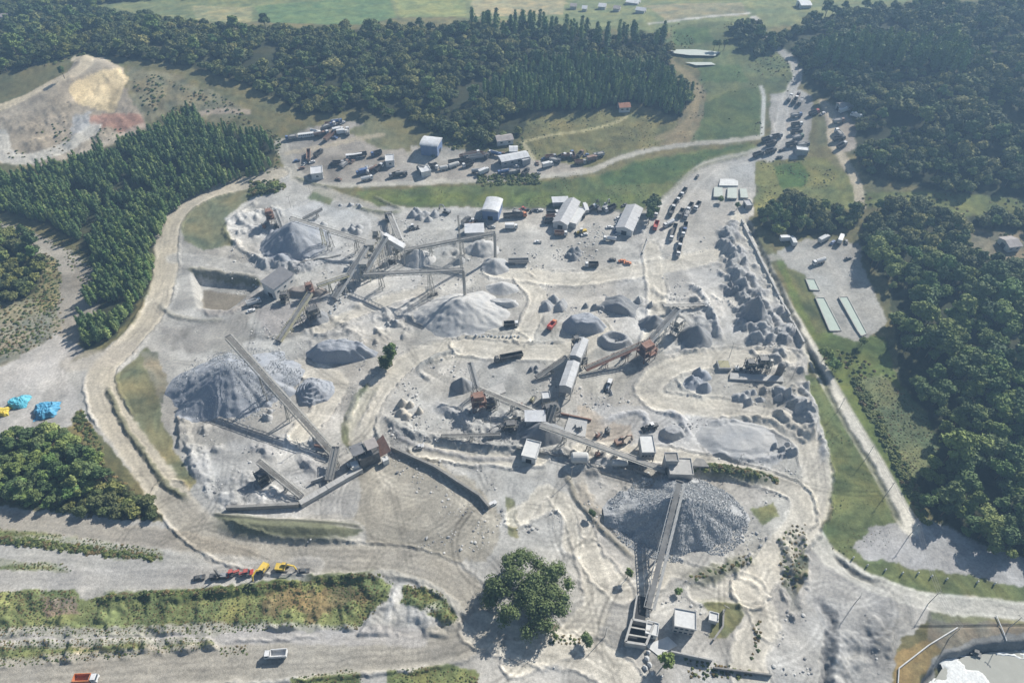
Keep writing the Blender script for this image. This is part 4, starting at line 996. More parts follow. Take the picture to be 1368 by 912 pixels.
P_(596, 622, 356, .9, 4.0, 'lumps', 'fine', 'low rough heap beside the thin mast', seed=5)
P_(622, 668, 344, .8, 6.0, 'cone', 'pale', 'smooth pale heap behind the upper drop chute', seed=6)
P_(232, 402, 562, .78, 15.0, 'cone', 'blue', 'huge coarse rock stockpile under the long left conveyor', seed=7, n=96, rocks=7500, rsize=.34)
P_(268, 318, 515, .8, 3.2, 'crater', 'fine', 'curved stepped heap on the back of the huge left stockpile', seed=8)
P_(394, 446, 542, .95, 6.5, 'stepped', 'blue', 'rounded heap with stepped face right of the long left conveyor', seed=9, n=60)
P_(408, 502, 486, .38, 6.0, 'mesa', 'blue', 'long flat topped grey heap with a steep face above the slim tree', seed=10, n=60)
P_(336, 378, 563, .6, 4.0, 'lumps', 'fine', 'rough small heap in front of the huge left stockpile', seed=11)
P_(812, 996, 748, .70, 15.0, 'cone', 'coarse', 'huge blue grey boulder stockpile under the lower conveyor', seed=12, n=100, rocks=11000, rsize=.42)
P_(932, 1040, 614, .62, 1.8, 'mesa', 'fine', 'wide flat dug-out grey heap above the vegetated bank', seed=13, n=60)
P_(1024, 1070, 609, .6, 4.0, 'lumps', 'fine', 'ragged end of the wide flat heap near the eastern loop road', seed=14)
P_(906, 960, 528, .85, 6.0, 'lumps', 'blue', 'lumpy dumped heap left of the small crushing unit', seed=15)
P_(968, 1018, 543, .7, 4.5, 'lumps', 'fine', 'group of small cones inside the round turning loop', seed=16)
P_(1030, 1064, 540, .8, 5.0, 'lumps', 'fine', 'upper lumpy heap along the eastern edge of the works', seed=17)
P_(1052, 1088, 562, .8, 5.0, 'lumps', 'fine', 'lower lumpy heap along the eastern edge of the works', seed=18)
P_(904, 952, 468, .9, 10.0, 'cone', 'dark', 'dark sharp cone right of the raised stacker conveyor', seed=19)
P_(852, 890, 442, .7, 6.5, 'cone', 'dark', 'dark curved heap left of the raised stacker conveyor', seed=20)
P_(812, 842, 426, 1.6, 5.5, 'ridge', 'dark', 'steep dark ridge left of the pale dug-out', rot=70, seed=21)
P_(842, 882, 412, .5, 4.0, 'lumps', 'fine', 'line of rough heaps behind the pale dug-out', rot=-30, seed=22)
P_(752, 808, 448, .6, 6.0, 'mesa', 'blue', 'grey steep faced heap right of the red tipper truck', seed=23)
P_(770, 812, 418, .5, 4.0, 'lumps', 'dark', 'two dark small cones above the grey steep faced heap', seed=24)
P_(722, 768, 424, .9, 5.5, 'lumps', 'fine', 'long lumpy pale heap above the red tipper truck', seed=25)
P_(752, 794, 350, .7, 4.5, 'lumps', 'dark', 'round dark rubble heap behind the dark tipper truck', seed=26)
P_(798, 846, 466, .6, 3.2, 'crater', 'fine', 'ring shaped rubble heap left of the red plant tower', seed=27)
P_(820, 840, 461, .6, 2.6, 'lumps', 'dark', 'dark rubble in the middle of the ring shaped heap', seed=28)
P_(962, 990, 398, 1.0, 6.0, 'lumps', 'dark', 'dark rubble heap at the upper end of the eastern ridge', seed=29)
P_(984, 1026, 434, .9, 9.0, 'cone', 'dark', 'tall dark heap in the eastern rubble ridge', rot=30, seed=30)
P_(996, 1046, 462, .8, 6.0, 'lumps', 'fine', 'grey rubble heap at the lower end of the eastern ridge', seed=31)
P_(966, 990, 345, 1.2, 3.6, 'lumps', 'fine', 'grey rubble strip near the top of the canal', seed=32)
P_(692, 758, 598, .7, 8.5, 'cone', 'dark', 'dark cone under the central transfer shed', seed=33)
P_(752, 786, 580, .5, 4.5, 'lumps', 'dark', 'dark gravel dumped against the white slab', seed=34)
P_(602, 634, 526, .8, 7.5, 'cone', 'dark', 'dark small cone under the short inclined stacker', seed=35)
P_(698, 730, 503, .6, 3.0, 'lumps', 'dark', 'small dark heap left of the white gallery roof', seed=36)
P_(518, 574, 560, .6, 5.5, 'lumps', 'beige', 'pale double heap above the retaining wall', seed=37)
P_(538, 592, 298, .6, 4.5, 'lumps', 'fine', 'grey heap below the green meadow', seed=38)
P_(452, 500, 314, .6, 4.0, 'lumps', 'fine', 'grey heap right of the upper left boom conveyor', seed=39)
P_(404, 450, 312, .6, 3.0, 'lumps', 'pale', 'pale low heap behind the upper left boom conveyor', seed=40)
P_(648, 694, 394, .6, 4.0, 'cone', 'pale', 'low pale heap right of the broad pale cone', seed=41)
P_(648, 694, 412, .35, 3.0, 'mesa', 'pale', 'pale wedge heap below the low pale heap', seed=42)
P_(348, 372, 640, .8, 4.0, 'lumps', 'dark', 'dark heap under the head of the short lower left conveyor', seed=43)
P_(412, 436, 597, .7, 3.0, 'cone', 'pale', 'small pale cone beside the long conveyor tail', seed=44)
P_(498, 520, 325, 1.0, 6.0, 'cone', 'fine', 'grey cone beneath the upper feed conveyor', seed=45)
P_(408, 440, 436, .9, 7.5, 'cone', 'dark', 'dark shaded heap beneath the sorting conveyor', seed=46)
P_(380, 440, 398, .35, 3.0, 'mesa', 'brown', 'brown flat bank right of the white house', seed=47)
P_(808, 826, 528, .7, 2.2, 'lumps', 'fine', 'small heap right below the wheel loader', seed=48)
P_(1008, 1022, 538, .7, 2.2, 'cone', 'fine', 'tiny cone at the right of the round turning loop', seed=49)
P_(506, 536, 440, .6, 2.4, 'lumps', 'fine', 'low rubble on the slope above the slim tree', seed=50)
P_(444, 500, 282, .3, 2.5, 'lumps', 'fine', 'low rubble row beside the upper yard road', rot=-12, seed=51)
P_(880, 916, 588, .6, 3.4, 'mesa', 'fine', 'grey heap between two curved bays', seed=52)
P_(330, 350, 655, .6, 3.0, 'lumps', 'fine', 'bluish dust heap left of the short lower left conveyor', seed=53)

# tarpaulin-covered heaps at far left
def tarp(xl, xr, yf, ratio, h, c, label, seed):
    m = mat('tarpaulin_%d' % seed, c, .45, .25, .8)
    gx, gy = G((xl + xr) / 2, yf); s = (yf + 455) * CP / HC; rx = (xr - xl) / 2 / s; ry = rx * ratio
    n = 44; lin = np.linspace(-1, 1, n + 1); X, Y = np.meshgrid(lin * rx, lin * ry)
    r = np.maximum(np.abs(X) / rx, np.abs(Y) / ry) * .6 + .4 * np.hypot(X / rx, Y / ry)
    z = h * np.minimum(1, (1.06 - r) / .4) * (.75 + .5 * fbm(X, Y, 2.2, 3, seed)) + (fbm(X + Y, X - Y, .9, 3, seed) - .5) * 1.3
    z = np.maximum(z, .05); base = zat(gx, gy + ry)
    X = X + (fbm(X, Y, 3, 3, seed + 1) - .5) * 4.0; Y = Y + (fbm(X, Y, 3, 2, seed + 2) - .5) * 2.4
    v = np.stack([X, Y, z], -1).reshape(-1, 3).tolist(); k = n + 1
    f = [(j * k + i, j * k + i + 1, (j + 1) * k + i + 1, (j + 1) * k + i) for j in range(n) for i in range(n)]
    me = bpy.data.meshes.new('tarpaulin_heap'); me.from_pydata(v, [], f); me.update(); me.materials.append(m)
    o = bpy.data.objects.new('tarpaulin_heap', me); col.objects.link(o); o.location = (gx, gy + ry, base); o.rotation_euler[2] = R(15)
    tag(o, label, 'tarp', 'tarpaulin heaps')
tarp(40, 70, 560, .95, 2.6, (.10, .33, .50), 'blue tarpaulin draped over a heap in the left yard', 4)
tarp(8, 34, 546, .8, 2.4, (.11, .42, .52), 'cyan tarpaulin heap at the left edge of the yard', 5)
tarp(-10, 10, 558, .8, 2.0, (.55, .43, .06), 'yellow tarpaulin beside the cyan one at the left edge', 6)

# ------------------------------------------------------------------ water
def water_mat(name, c, rough=.12):
    m = bpy.data.materials.new(name); nt, b = nodes(m)
    tc = nt.nodes.new('ShaderNodeTexCoord').outputs['Object']; f = noise(nt, .3, 4, .6, tc)
    nt.links.new(ramp(nt, f, [(.3, tuple(x * .93 for x in c)), (.7, tuple(x * 1.06 for x in c))]), b.inputs['Base Color'])
    b.inputs['Roughness'].default_value = rough; b.inputs['Specular IOR Level'].default_value = .12; bump(nt, b, noise(nt, 2.5, 3, .6, tc), .08, .05); return m
SILT = water_mat('silty_pond_water', (.36, .42, .36), .6); DEEP = water_mat('milky_basin_water', (.33, .33, .29), .5); WHT = water_mat('white_pond_water', (.44, .47, .42), .7)
KERB = mat('basin_concrete', (.36, .35, .32), .85, .15, .6)
def pond(pts, m, label, zoff=.12, kerb=True, wob=0.0):
    w = PW(pts); cx = sum(p[0] for p in w) / len(w); cy = sum(p[1] for p in w) / len(w)
    base = max(zat(*p) for p in w)
    mb = MB((cx, cy, base)); n = len(w)
    mb.add([(x, y, base + zoff) for x, y in w], [tuple(range(n))])
    nm = 'pond'
    o = mb.build(nm, m); o.location = (cx, cy, base); o['kind'] = 'structure'; o['label'] = label
    if o.data.polygons[0].normal.z < 0: o.data.flip_normals()
    if kerb:
        k = MB((cx, cy, base))
        for i in range(n):
            a, b = w[i], w[(i + 1) % n]; k.beam((*a, base + .1), (*b, base + .1), .5, .6)
        c = k.build('kerb', KERB, o)
    return o
pond([(1076, 373), (1088, 373), (1095, 388), (1082, 388)], SILT, 'small square silty pond above the two long ones')
pond([(1089, 398), (1101, 398), (1124, 442), (1108, 443)], SILT, 'long silty pond nearer the canal road')
pond([(1120, 398), (1132, 397), (1158, 446), (1150, 450), (1145, 443)], SILT, 'long silty pond nearer the wood')
pond([(954, 251), (965, 251), (965, 265), (953, 265)], WHT, 'left one of three white settling tanks', .5)
pond([(972, 252), (984, 252), (984, 267), (971, 267)], WHT, 'middle one of three white settling tanks', .5)
pond([(988, 253), (997, 253), (999, 266), (989, 266)], WHT, 'right one of three white settling tanks', .5)
pond([(895, 68), (930, 67), (962, 70), (955, 77), (920, 77), (898, 74)], WHT, 'far pale pond beside three trees', .3, False)
pond([(915, 85), (950, 84), (956, 88), (930, 90)], WHT, 'smaller far pale pond below the other', .3, False)
bw = [(1228, 1000), (1240, 925), (1262, 890), (1290, 874), (1330, 866), (1400, 862), (1500, 900), (1500, 1000)]
w = PW(bw); cxw, cyw = G(1330, 900); zb = zat(cxw, cyw) + 1.0
mb = MB((cxw, cyw, zb)); mb.add([(x, y, zb) for x, y in w], [tuple(range(len(w)))]); o = mb.build('basin_water', DEEP); o.location = (cxw, cyw, zb); o['kind'] = 'structure'
if o.data.polygons[0].normal.z < 0: o.data.flip_normals()
# white foam rafts floating on the basin
FOAM = mat('foam', (.66, .67, .65), .9, .22, 1.2)
def foam(pts, label, seed):
    w = PW(pts); cx = sum(p[0] for p in w) / len(w); cy = sum(p[1] for p in w) / len(w); n = 34
    xs = [p[0] for p in w]; ys = [p[1] for p in w]
    X, Y = np.meshgrid(np.linspace(min(xs) - 1, max(xs) + 1, n * 2), np.linspace(min(ys) - 1, max(ys) + 1, n * 2))
    q = inside(w, X + (fbm(X, Y, 5, 4, seed) - .5) * 10, Y + (fbm(X, Y, 5, 4, seed + 1) - .5) * 10).astype(float)
    for k in range(2): q = (np.roll(q, 1, 0) + np.roll(q, -1, 0) + np.roll(q, 1, 1) + np.roll(q, -1, 1) + q) / 5
    Z = zb - .12 + q * (.2 + .14 * fbm(X, Y, 1.2, 3, seed + 2)); k = n * 2
    v = np.stack([X - cx, Y - cy, Z - zb], -1).reshape(-1, 3).tolist()
    f = [(j * k + i, j * k + i + 1, (j + 1) * k + i + 1, (j + 1) * k + i) for j in range(k - 1) for i in range(k - 1) if q[j:j + 2, i:i + 2].max() > .05]
    u = sorted({i for t in f for i in t}); mp = {a: b for b, a in enumerate(u)}
    me = bpy.data.meshes.new('foam_raft'); me.from_pydata([v[i] for i in u], [], [tuple(mp[i] for i in t) for t in f]); me.update(); me.materials.append(FOAM)
    me.polygons.foreach_set('use_smooth', [True] * len(f))
    o = bpy.data.objects.new('foam_raft', me); col.objects.link(o); o.location = (cx, cy, zb); tag(o, label, 'foam')
foam([(1246, 950), (1252, 900), (1272, 876), (1296, 880), (1318, 884), (1332, 906), (1352, 950)], 'large white foam raft at the lower right water edge', 5)
foam([(1334, 866), (1368, 864), (1410, 864), (1410, 870), (1340, 870)], 'thin white foam streak along the far water edge', 9)
# ------------------------------------------------------------------ plant structures
STEEL = mat('dusty_steel', (.36, .35, .32), .6, .2, .6, .3, .5); RUST = mat('rusty_steel', (.23, .12, .085), .8, .3, 1.0, .1, .3)
DSTEEL = mat('dark_steel', (.10, .10, .10), .6, .25, 1.0, .2, .35); BELT = mat('dusty_belt', (.20, .195, .185), .9, .25, .5, 0, .6)
BELTD = mat('dark_belt', (.13, .125, .115), .9, .25, .5, 0, .35)
YEL = mat('faded_yellow_steel', (.42, .39, .24), .7, .2, .6, 0, .6); CONC = mat('weathered_concrete', (.40, .39, .365), .9, .2, .5)
CONCD = mat('stained_concrete', (.25, .24, .22), .9, .25, .5); WROOF = mat('white_sheet_roof', (.56, .57, .58), .6, .22, .35, 0, .45); GALROOF = mat('dusty_sheet_roof', (.46, .465, .465), .7, .2, .35, 0, .45); GROOF = mat('grey_sheet_roof', (.40, .40, .40), .7, .15, .4)
DROOF = mat('dark_sheet_roof', (.17, .17, .175), .8, .2, .4); TROOF = mat('weathered_fibre_roof', (.33, .30, .28), .9, .2, .4); WALLW = mat('white_wall', (.60, .60, .58), .8, .15, .5, 0, .35)
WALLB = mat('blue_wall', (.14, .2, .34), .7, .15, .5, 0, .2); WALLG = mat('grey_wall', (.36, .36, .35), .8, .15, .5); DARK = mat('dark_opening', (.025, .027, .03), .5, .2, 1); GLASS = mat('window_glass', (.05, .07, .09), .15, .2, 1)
TILE = mat('clay_tile_roof', (.34, .17, .11), .9, .25, .8); DUCT = mat('galvanised_sheet', (.50, .495, .47), .85, .15, .5, 0, .5)
def conveyor(a, b, width, label, supports=(), col_=STEEL, belt=BELT, depth=1.1, cover=None, walk=True, z0=None, z1=None, legw=.28, name='belt_conveyor', pulley=True):
    """a, b: (px, py, height above local ground datum) of the tail and head"""
    A = Vector(E(a[0], a[1], a[2])); B = Vector(E(b[0], b[1], b[2])); d = B - A; L = d.length; d.normalize()
    side = d.cross(Vector((0, 0, 1))).normalized(); up = side.cross(d).normalized()
    base = Vector((A.x, A.y, zat(A.x, A.y)))
    t = thing(name, label, 'conveyor', base, 0, 'conveyors of the crushing plant')
    hw = width / 2
    mb = MB(base); mb.beam(A + up * .1, B + up * .1, width * .62, .14, up); mb.build('belt', belt, t)
    n = max(3, int(L / 2.6))
    for sgn in (-1, 1):
        m = MB(base); o = side * (hw * sgn)
        m.beam(A + o + up * .3, B + o + up * .3, .22, .26, up); m.beam(A + o - up * depth, B + o - up * depth, .18, .2, up)
        for k in range(n):
            p = A + d * (L * k / n) + o; q = A + d * (L * (k + 1) / n) + o
            m.beam(p + up * .3, p - up * depth, .12); m.beam(p - up * depth, q + up * .3, .11)
        m.build('side_truss', col_, t)
    m = MB(base)
    for k in range(n + 1):
        p = A + d * (L * k / n); m.beam(p + side * hw - up * depth, p - side * hw - up * depth, .12); 
        m.beam(p + side * hw - up * .1, p - side * hw - up * .1, .16)
    m.build('cross_members', col_, t)
    if walk:
        m = MB(base); o = side * (hw + .45); m.beam(A + o, B + o, .8, .06, up)
        m.beam(A + side * (hw + .85) + up * 1.1, B + side * (hw + .85) + up * 1.1, .07)
        for k in range(0, n + 1): p = A + d * (L * k / n) + side * (hw + .85); m.beam(p, p + up * 1.1, .06)
        m.build('walkway', col_, t)
    if pulley:
        for nm, P in (('tail_pulley', A), ('head_pulley', B)):
            MB(base).cyl(P + side * hw * .95, P - side * hw * .95, .42, 10).build(nm, DSTEEL, t)
    if cover:
        m = MB(base); K = 8
        ring = [(math.cos(math.pi * k / K) * hw * .95, math.sin(math.pi * k / K) * hw * .8 + .35) for k in range(K + 1)]
        vs = [P + side * x + up * z for P in (A, B) for x, z in ring]
        m.add(vs, [(k, k + 1, K + 2 + k, K + 1 + k) for k in range(K)] + [tuple(range(K, -1, -1)), tuple(range(K + 1, 2 * K + 2))]); m.build('hood', cover, t, True, True)
    for f in supports:
        fr, spread = f if isinstance(f, tuple) else (f, 1.2)
        P = A + d * (L * fr) - up * depth
        zg = zpile(P.x, P.y) - .5 if spread < 3 else zat(P.x, P.y) - .5
        hgt = P.z - zg
        if hgt < 1: continue
        m = MB(base); tops = [P + side * hw, P - side * hw]; feet = []
        dh = Vector((d.x, d.y, 0)).normalized()
        legs = []
        for tp, sg in zip(tops, (1, -1)):
            for lo in (-1, 1):
                ft = Vector((P.x, P.y, 0)) + side * (sg * (hw + hgt * .06)) + dh * (lo * (.5 + hgt * .05 * spread)); ft.z = min(zat(ft.x, ft.y), zg + .5) - .4
                tt = tp + dh * lo * .4; legs.append((tt, ft)); m.beam(tt, ft, legw)
        nb = max(1, int(hgt / 4))
        for k in range(nb):
            u0, u1 = k / nb, (k + 1) / nb
            for i, j in ((0, 1), (2, 3), (0, 2), (1, 3)):
                p0 = legs[i][0].lerp(legs[i][1], u0); p1 = legs[j][0].lerp(legs[j][1], u1); m.beam(p0, p1, legw * .5)
                m.beam(legs[i][0].lerp(legs[i][1], u1), p1, legw * .5)
        m.build('support_leg', col_, t)
    return t, A, B
conveyor((445, 606, 2.0), (304, 449, 25), 2.9, 'longest conveyor rising to the left over the coarse rock stockpile', [(.16, 1), (.42, 1.5), (.66, 1.5)], STEEL, BELTD, 1.5)
c2, A2, B2 = conveyor((541, 334, 5), (661, 311, 18.2), 2.2, 'upper boom conveyor with a drop chute at its right end', [(.28, 1.3), (.63, 1.3)], STEEL, BELT, 1.4)
c3, A3, B3 = conveyor((486, 366, 9), (619, 360, 22), 2.2, 'lower boom conveyor with a drop chute at its right end', [(.16, 1.3), (.66, 1.3)], STEEL, BELT, 1.4)
for (tt, P, nm) in ((c2, B2, 0), (c3, B3, 1)):
    base = Vector(tt.location); zg = zpile(P.x, P.y); m = MB(base); k = 0; z = P.z - .5
    while z > zg + .2:
        m.cyl((P.x, P.y, z), (P.x, P.y, max(z - 1.5, zg)), .75, 10, .95); z -= 1.3
    m.build('drop_chute', STEEL, tt)
conveyor((504, 327, 8), (388, 291, 19), 2.2, 'boom conveyor reaching left over the sharp grey cone', [(.25, 1.2), (.58, 1.5)], STEEL, BELT, 1.3)
conveyor((379, 312, 2), (367, 281, 10), 2.0, 'short conveyor up to the rusty hopper at upper left', [(.8, 1)], DUCT, BELT, .9)
conveyor((405, 292, 2), (430, 279, 6), 1.6, 'low thin conveyor behind the sharp grey cone', [(.7, 1)], STEEL, BELT, .9)
conveyor((446, 398, 2.5), (489, 329, 16), 3.0, 'broad pale conveyor climbing to the screening towers', [(.25, 1.2), (.55, 1.2), (.8, 1.2)], DUCT, BELT, 1.3)
conveyor((486, 364, 8), (515, 316, 19), 2.6, 'pale conveyor crossing the top of the screening towers', [(.3, 1.2), (.75, 1.2)], DUCT, BELT, 1.3)
conveyor((424, 381, 7), (466, 367, 9), 2.0, 'small pale yellow conveyor linking the two sorting lines', [(.35, 1), (.75, 1)], YEL, BELT, .9)
conveyor((372, 455, 1.5), (414, 391, 11), 2.8, 'pale yellow sorting conveyor above the dark shaded heap', [(.3, 1.2), (.55, 1.2), (.8, 1.2)], YEL, BELT, 1.2)
conveyor((534, 320, 7), (520, 286, 5), 2.6, 'feed conveyor sloping up to the loading hopper by the meadow', [(.5, 1)], DUCT, BELT, 1.2)
conveyor((636, 518, 8), (627, 485, 15), 1.8, 'short steep stacker beside the small dark cone', [(.15, 1)], DUCT, BELT, 1.0)
conveyor((724, 555, 4), (638, 519, 9), 2.0, 'conveyor from the central shed to the short steep stacker', [(.2, 1), (.45, 1), (.7, 1)], STEEL, BELTD, 1.1)
conveyor((782, 492, 3), (860, 458, 9), 2.2, 'brown conveyor linking the gallery to the red plant tower', [(.35, 1), (.7, 1)], RUST, BELTD, 1.2)
conveyor((861, 461, 7), (906, 412, 16.5), 2.6, 'raised stacker conveyor from the red plant tower', [(.55, 1.3), (.9, 1.5)], DUCT, BELT, 1.3)
conveyor((722, 567, 8), (889, 627, 5), 2.2, 'long thin conveyor running down to the lower transfer house', [(.2, 1), (.4, 1), (.62, 1), (.82, 1)], STEEL, BELT, 1.2)
conveyor((866, 812, 2), (908, 643, 17), 3.2, 'big pale conveyor climbing over the blue grey boulder stockpile', [(.3, 1.2), (.55, 1.2), (.8, 1.2)], DUCT, BELT, 1.6)
conveyor((437, 641, 2), (446, 597, 7), 1.7, 'left one of the twin conveyors at the crusher house', [(.6, 1)], STEEL, BELT, 1.0)
conveyor((441, 641, 2), (451, 597, 7), 1.7, 'right one of the twin conveyors at the crusher house', [(.6, 1)], STEEL, BELT, 1.0, None, False)
conveyor((403, 663, 1.5), (345, 616, 9), 2.2, 'short conveyor rising left in the lower left works', [(.35, 1), (.75, 1)], STEEL, BELTD, 1.1)
conveyor((716, 503, 2), (756, 476, 7), 1.6, 'thin conveyor along the left side of the white gallery', [(.5, 1)], STEEL, BELTD, .9)
conveyor((729, 566, 4), (737, 541, 9), 1.6, 'left of two short belts below the white gallery', [(.6, 1)], STEEL, BELTD, .9, None, False)
conveyor((733, 567, 4), (742, 541, 9), 1.6, 'right of two short belts below the white gallery', [(.6, 1)], STEEL, BELT, .9, None, False)
conveyor((940, 407, 2), (886, 408, 5), 1.6, 'thin conveyor on the ground behind the raised stacker', [(.7, 1)], STEEL, BELT, .8, None, False)
conveyor((590, 582, 3), (668, 580, 6), 1.4, 'thin level conveyor left of the central shed', [(.5, 1)], STEEL, BELTD, .8, None, False)
# thin mast standing between the two boom conveyors
def lattice(px, py, h, w, label, name, cat, m=STEEL, cross=True):
    x, y, z = GZ(px, py); t = thing(name, label, cat, (x, y, z)); mb = MB()
    for i, j in ((-1, -1), (1, -1), (1, 1), (-1, 1)): mb.beam((i * w, j * w, -.4), (i * w * .55, j * w * .55, h), .2)
    mb.build('posts', m, t); mb = MB(); n = max(2, int(h / (w * 2.6)))
    for k in range(n):
        z0, z1 = h * k / n, h * (k + 1) / n; a, b = w * (1 - .45 * k / n), w * (1 - .45 * (k + 1) / n)
        for (i, j), (p, q) in (((-1, -1), (1, -1)), ((1, -1), (1, 1)), ((1, 1), (-1, 1)), ((-1, 1), (-1, -1))):
            mb.beam((i * a, j * a, z0), (p * b, q * b, z1), .12); mb.beam((i * b, j * b, z1), (p * b, q * b, z1), .12)
    mb.build('bracing', m, t); return t
lattice(617, 362, 38, .55, 'thin tall mast between the two boom conveyors', 'lattice_mast', 'mast')
lattice(434, 329, 14, .9, 'pale lattice trestle under the upper left boom', 'trestle', 'trestle', YEL)
# ------------------------------------------------------------------ buildings
def shed(p, q, width, h, label, roof='gable', wall=WALLW, rm=WROOF, rise=None, name='shed', cat='building', nwin=0, door=True, open_front=False, legs=0.0, over=.5, group=None, win_rows=1):
    """p, q: ground pixels of the two ends of the centre line"""
    a, b = Vector((*G(*p), 0)), Vector((*G(*q), 0)); d = b - a; L = d.length; c = (a + b) / 2; rz = math.atan2(d.y, d.x)
    z = min(zat(a.x, a.y), zat(b.x, b.y), zat(c.x, c.y)); t = thing(name, label, cat, (c.x, c.y, z), rz, group)
    hl, hw = L / 2, width / 2; rise = width * .16 if rise is None else rise; zb = legs
    if not open_front:
        if roof == 'gable':
            mb = MB(); prof = [(-hw, zb - .4 * (zb == 0)), (hw, zb - .4 * (zb == 0)), (hw, h), (0, h + rise), (-hw, h)]
            vs = [(x, y, zz) for x in (-hl, hl) for y, zz in prof]; mb.add(vs, [(0, 1, 2, 3, 4)[::-1], (5, 6, 7, 8, 9), (0, 5, 6, 1)[::-1], (1, 6, 7, 2)[::-1], (4, 0, 5, 9)[::1]])
            mb.build('wall', wall, t)
        else: MB().box(0, 0, (h + zb) / 2 - .2, L, width, h - zb + .4 - .02).build('wall', wall, t)
    else:
        mb = MB(); nn = max(2, int(L / 5))
        for k in range(nn + 1):
            for s in (-1, 1): mb.beam((-hl + .3 + (L - .6) * k / nn, s * (hw - .3), -.4), (-hl + .3 + (L - .6) * k / nn, s * (hw - .3), h), .35)
        mb.build('columns', STEEL, t); MB().box(0, hw - .2, h * .5, L - .4, .2, h).build('back_wall', wall, t)
    mb = MB(); o = over
    if roof == 'gable':
        n = max(2, int(L / 3.2))
        for k in range(n):
            x0 = -hl - o + (L + 2 * o) * k / n; x1 = -hl - o + (L + 2 * o) * (k + 1) / n - .06
            for s in (-1, 1):
                e = rise * o / hw
                pr = MB(); pr.add([(x0, 0, h + rise + .25), (x1, 0, h + rise + .25), (x1, s * (hw + o), h - e + .25), (x0, s * (hw + o), h - e + .25),
                                   (x0, 0, h + rise + .1), (x1, 0, h + rise + .1), (x1, s * (hw + o), h - e + .1), (x0, s * (hw + o), h - e + .1)],
                                  [(0, 1, 2, 3), (7, 6, 5, 4), (0, 4, 5, 1), (1, 5, 6, 2), (2, 6, 7, 3), (3, 7, 4, 0)])
                pr.build('roof_panel', rm, t)
    elif roof == 'barrel':
        K = 10; n = max(2, int(L / 4))
        for k in range(n):
            x0 = -hl - o + (L + 2 * o) * k / n; x1 = x0 + (L + 2 * o) / n - .05; pr = MB()
            ring = [(math.cos(math.pi * j / K) * (hw + o), h + .1 + math.sin(math.pi * j / K) * rise) for j in range(K + 1)]
            pr.add([(x, y, zz) for x in (x0, x1) for y, zz in ring], [(j, j + 1, K + 2 + j, K + 1 + j) for j in range(K)] + [tuple(range(K, -1, -1)), tuple(range(K + 1, 2 * K + 2))]); pr.build('roof_panel', rm, t)
    elif roof == 'mono':
        pr = MB(); pr.add([(-hl - o, -hw - o, h + .1), (hl + o, -hw - o, h + .1), (hl + o, hw + o, h + rise + .1), (-hl - o, hw + o, h + rise + .1),
                           (-hl - o, -hw - o, h + .3), (hl + o, -hw - o, h + .3), (hl + o, hw + o, h + rise + .3), (-hl - o, hw + o, h + rise + .3)], [(3, 2, 1, 0), (4, 5, 6, 7), (0, 1, 5, 4), (1, 2, 6, 5), (2, 3, 7, 6), (3, 0, 4, 7)]); pr.build('roof', rm, t)
    else:
        MB().box(0, 0, h + .15, L + o, width + o, .3).build('roof', rm, t)
        pr = MB(); 
        for s in (-1, 1): pr.box(0, s * (width + o - .3) / 2, h + .5, L + o, .25, .4)
        for s in (-1, 1): pr.box(s * (L + o - .3) / 2, 0, h + .5, .25, width + o - .6, .4)
        pr.build('parapet', wall, t)
    for r_ in range(win_rows):
        for k in range(nwin):
            x = -hl + L * (k + .5) / nwin; zc = zb + (h - zb) * (r_ + .55) / win_rows
            for s in (-1, 1):
                wdt = min(1.6, L / nwin * .6); wdw = MB().box(x, s * (hw + .03), zc, wdt, .1, 1.1).build('window', GLASS, t)
                MB().box(x, s * (hw + .05), zc - .62, wdt + .2, .2, .1).build('sill', wall, wdw)
    if door and not open_front:
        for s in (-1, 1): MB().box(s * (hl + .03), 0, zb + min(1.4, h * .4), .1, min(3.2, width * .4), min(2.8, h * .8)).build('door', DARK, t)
    if legs:
        mb = MB(); nn = max(1, int(L / 5))
        for k in range(nn + 1):
            for s in (-1, 1): mb.beam((-hl + .2 + (L - .4) * k / nn, s * (hw - .2), -.5), (-hl + .2 + (L - .4) * k / nn, s * (hw - .2), zb), .35)
            if k < nn: mb.beam((-hl + L * k / nn, -hw + .2, 0), (-hl + L * (k + 1) / nn, -hw + .2, zb), .18)
        mb.build('support_legs', STEEL, t)
    return t
# white gallery of the central plant: two barrel roofs on steel legs
shed((754, 533), (765, 500), 5.6, 9, 'lower pale ridged gallery in the plant centre', 'gable', WALLG, GALROOF, .9, 'screening_gallery', 'building', 0, False, False, 4.5, .2)
shed((767, 496), (777, 472), 5.4, 10.5, 'upper pale ridged gallery in the plant centre', 'gable', WALLG, GALROOF, .9, 'screening_gallery', 'building', 0, False, False, 5, .2)
shed((702, 567), (727, 567), 5.0, 6, 'white roofed transfer shed left of the long thin conveyor', 'mono', WALLG, WROOF, .8, 'transfer_shed', 'building', 0, True, False, 0)
shed((724, 536), (734, 535), 4, 4, 'small white box roof left of the gallery foot', 'flat', WALLG, WROOF, None, 'kiosk', 'kiosk', 0, False)
shed((706, 618), (713, 597), 6.2, 4.2, 'small white flat roofed hut left of the storage tank', 'flat', WALLW, WALLW, None, 'pump_hut', 'building', 2, True)
shed((853, 607), (870, 607), 9, 7.5, 'two storey pale control house right of the scrap heap', 'flat', WALLG, WALLW, None, 'control_house', 'building', 4, False, False, 2.5, .5, None, 1)
shed((890, 636), (920, 637), 8, 7.5, 'pale transfer house at the head of the big pale conveyor', 'flat', CONC, CONC, None, 'transfer_house', 'building', 0, True, False, 0)
shed((884, 629), (900, 629), 4, 10, 'dark machine cabin on the left of the pale transfer house', 'flat', WALLG, CONCD, None, 'machine_cabin', 'building', 0, True)
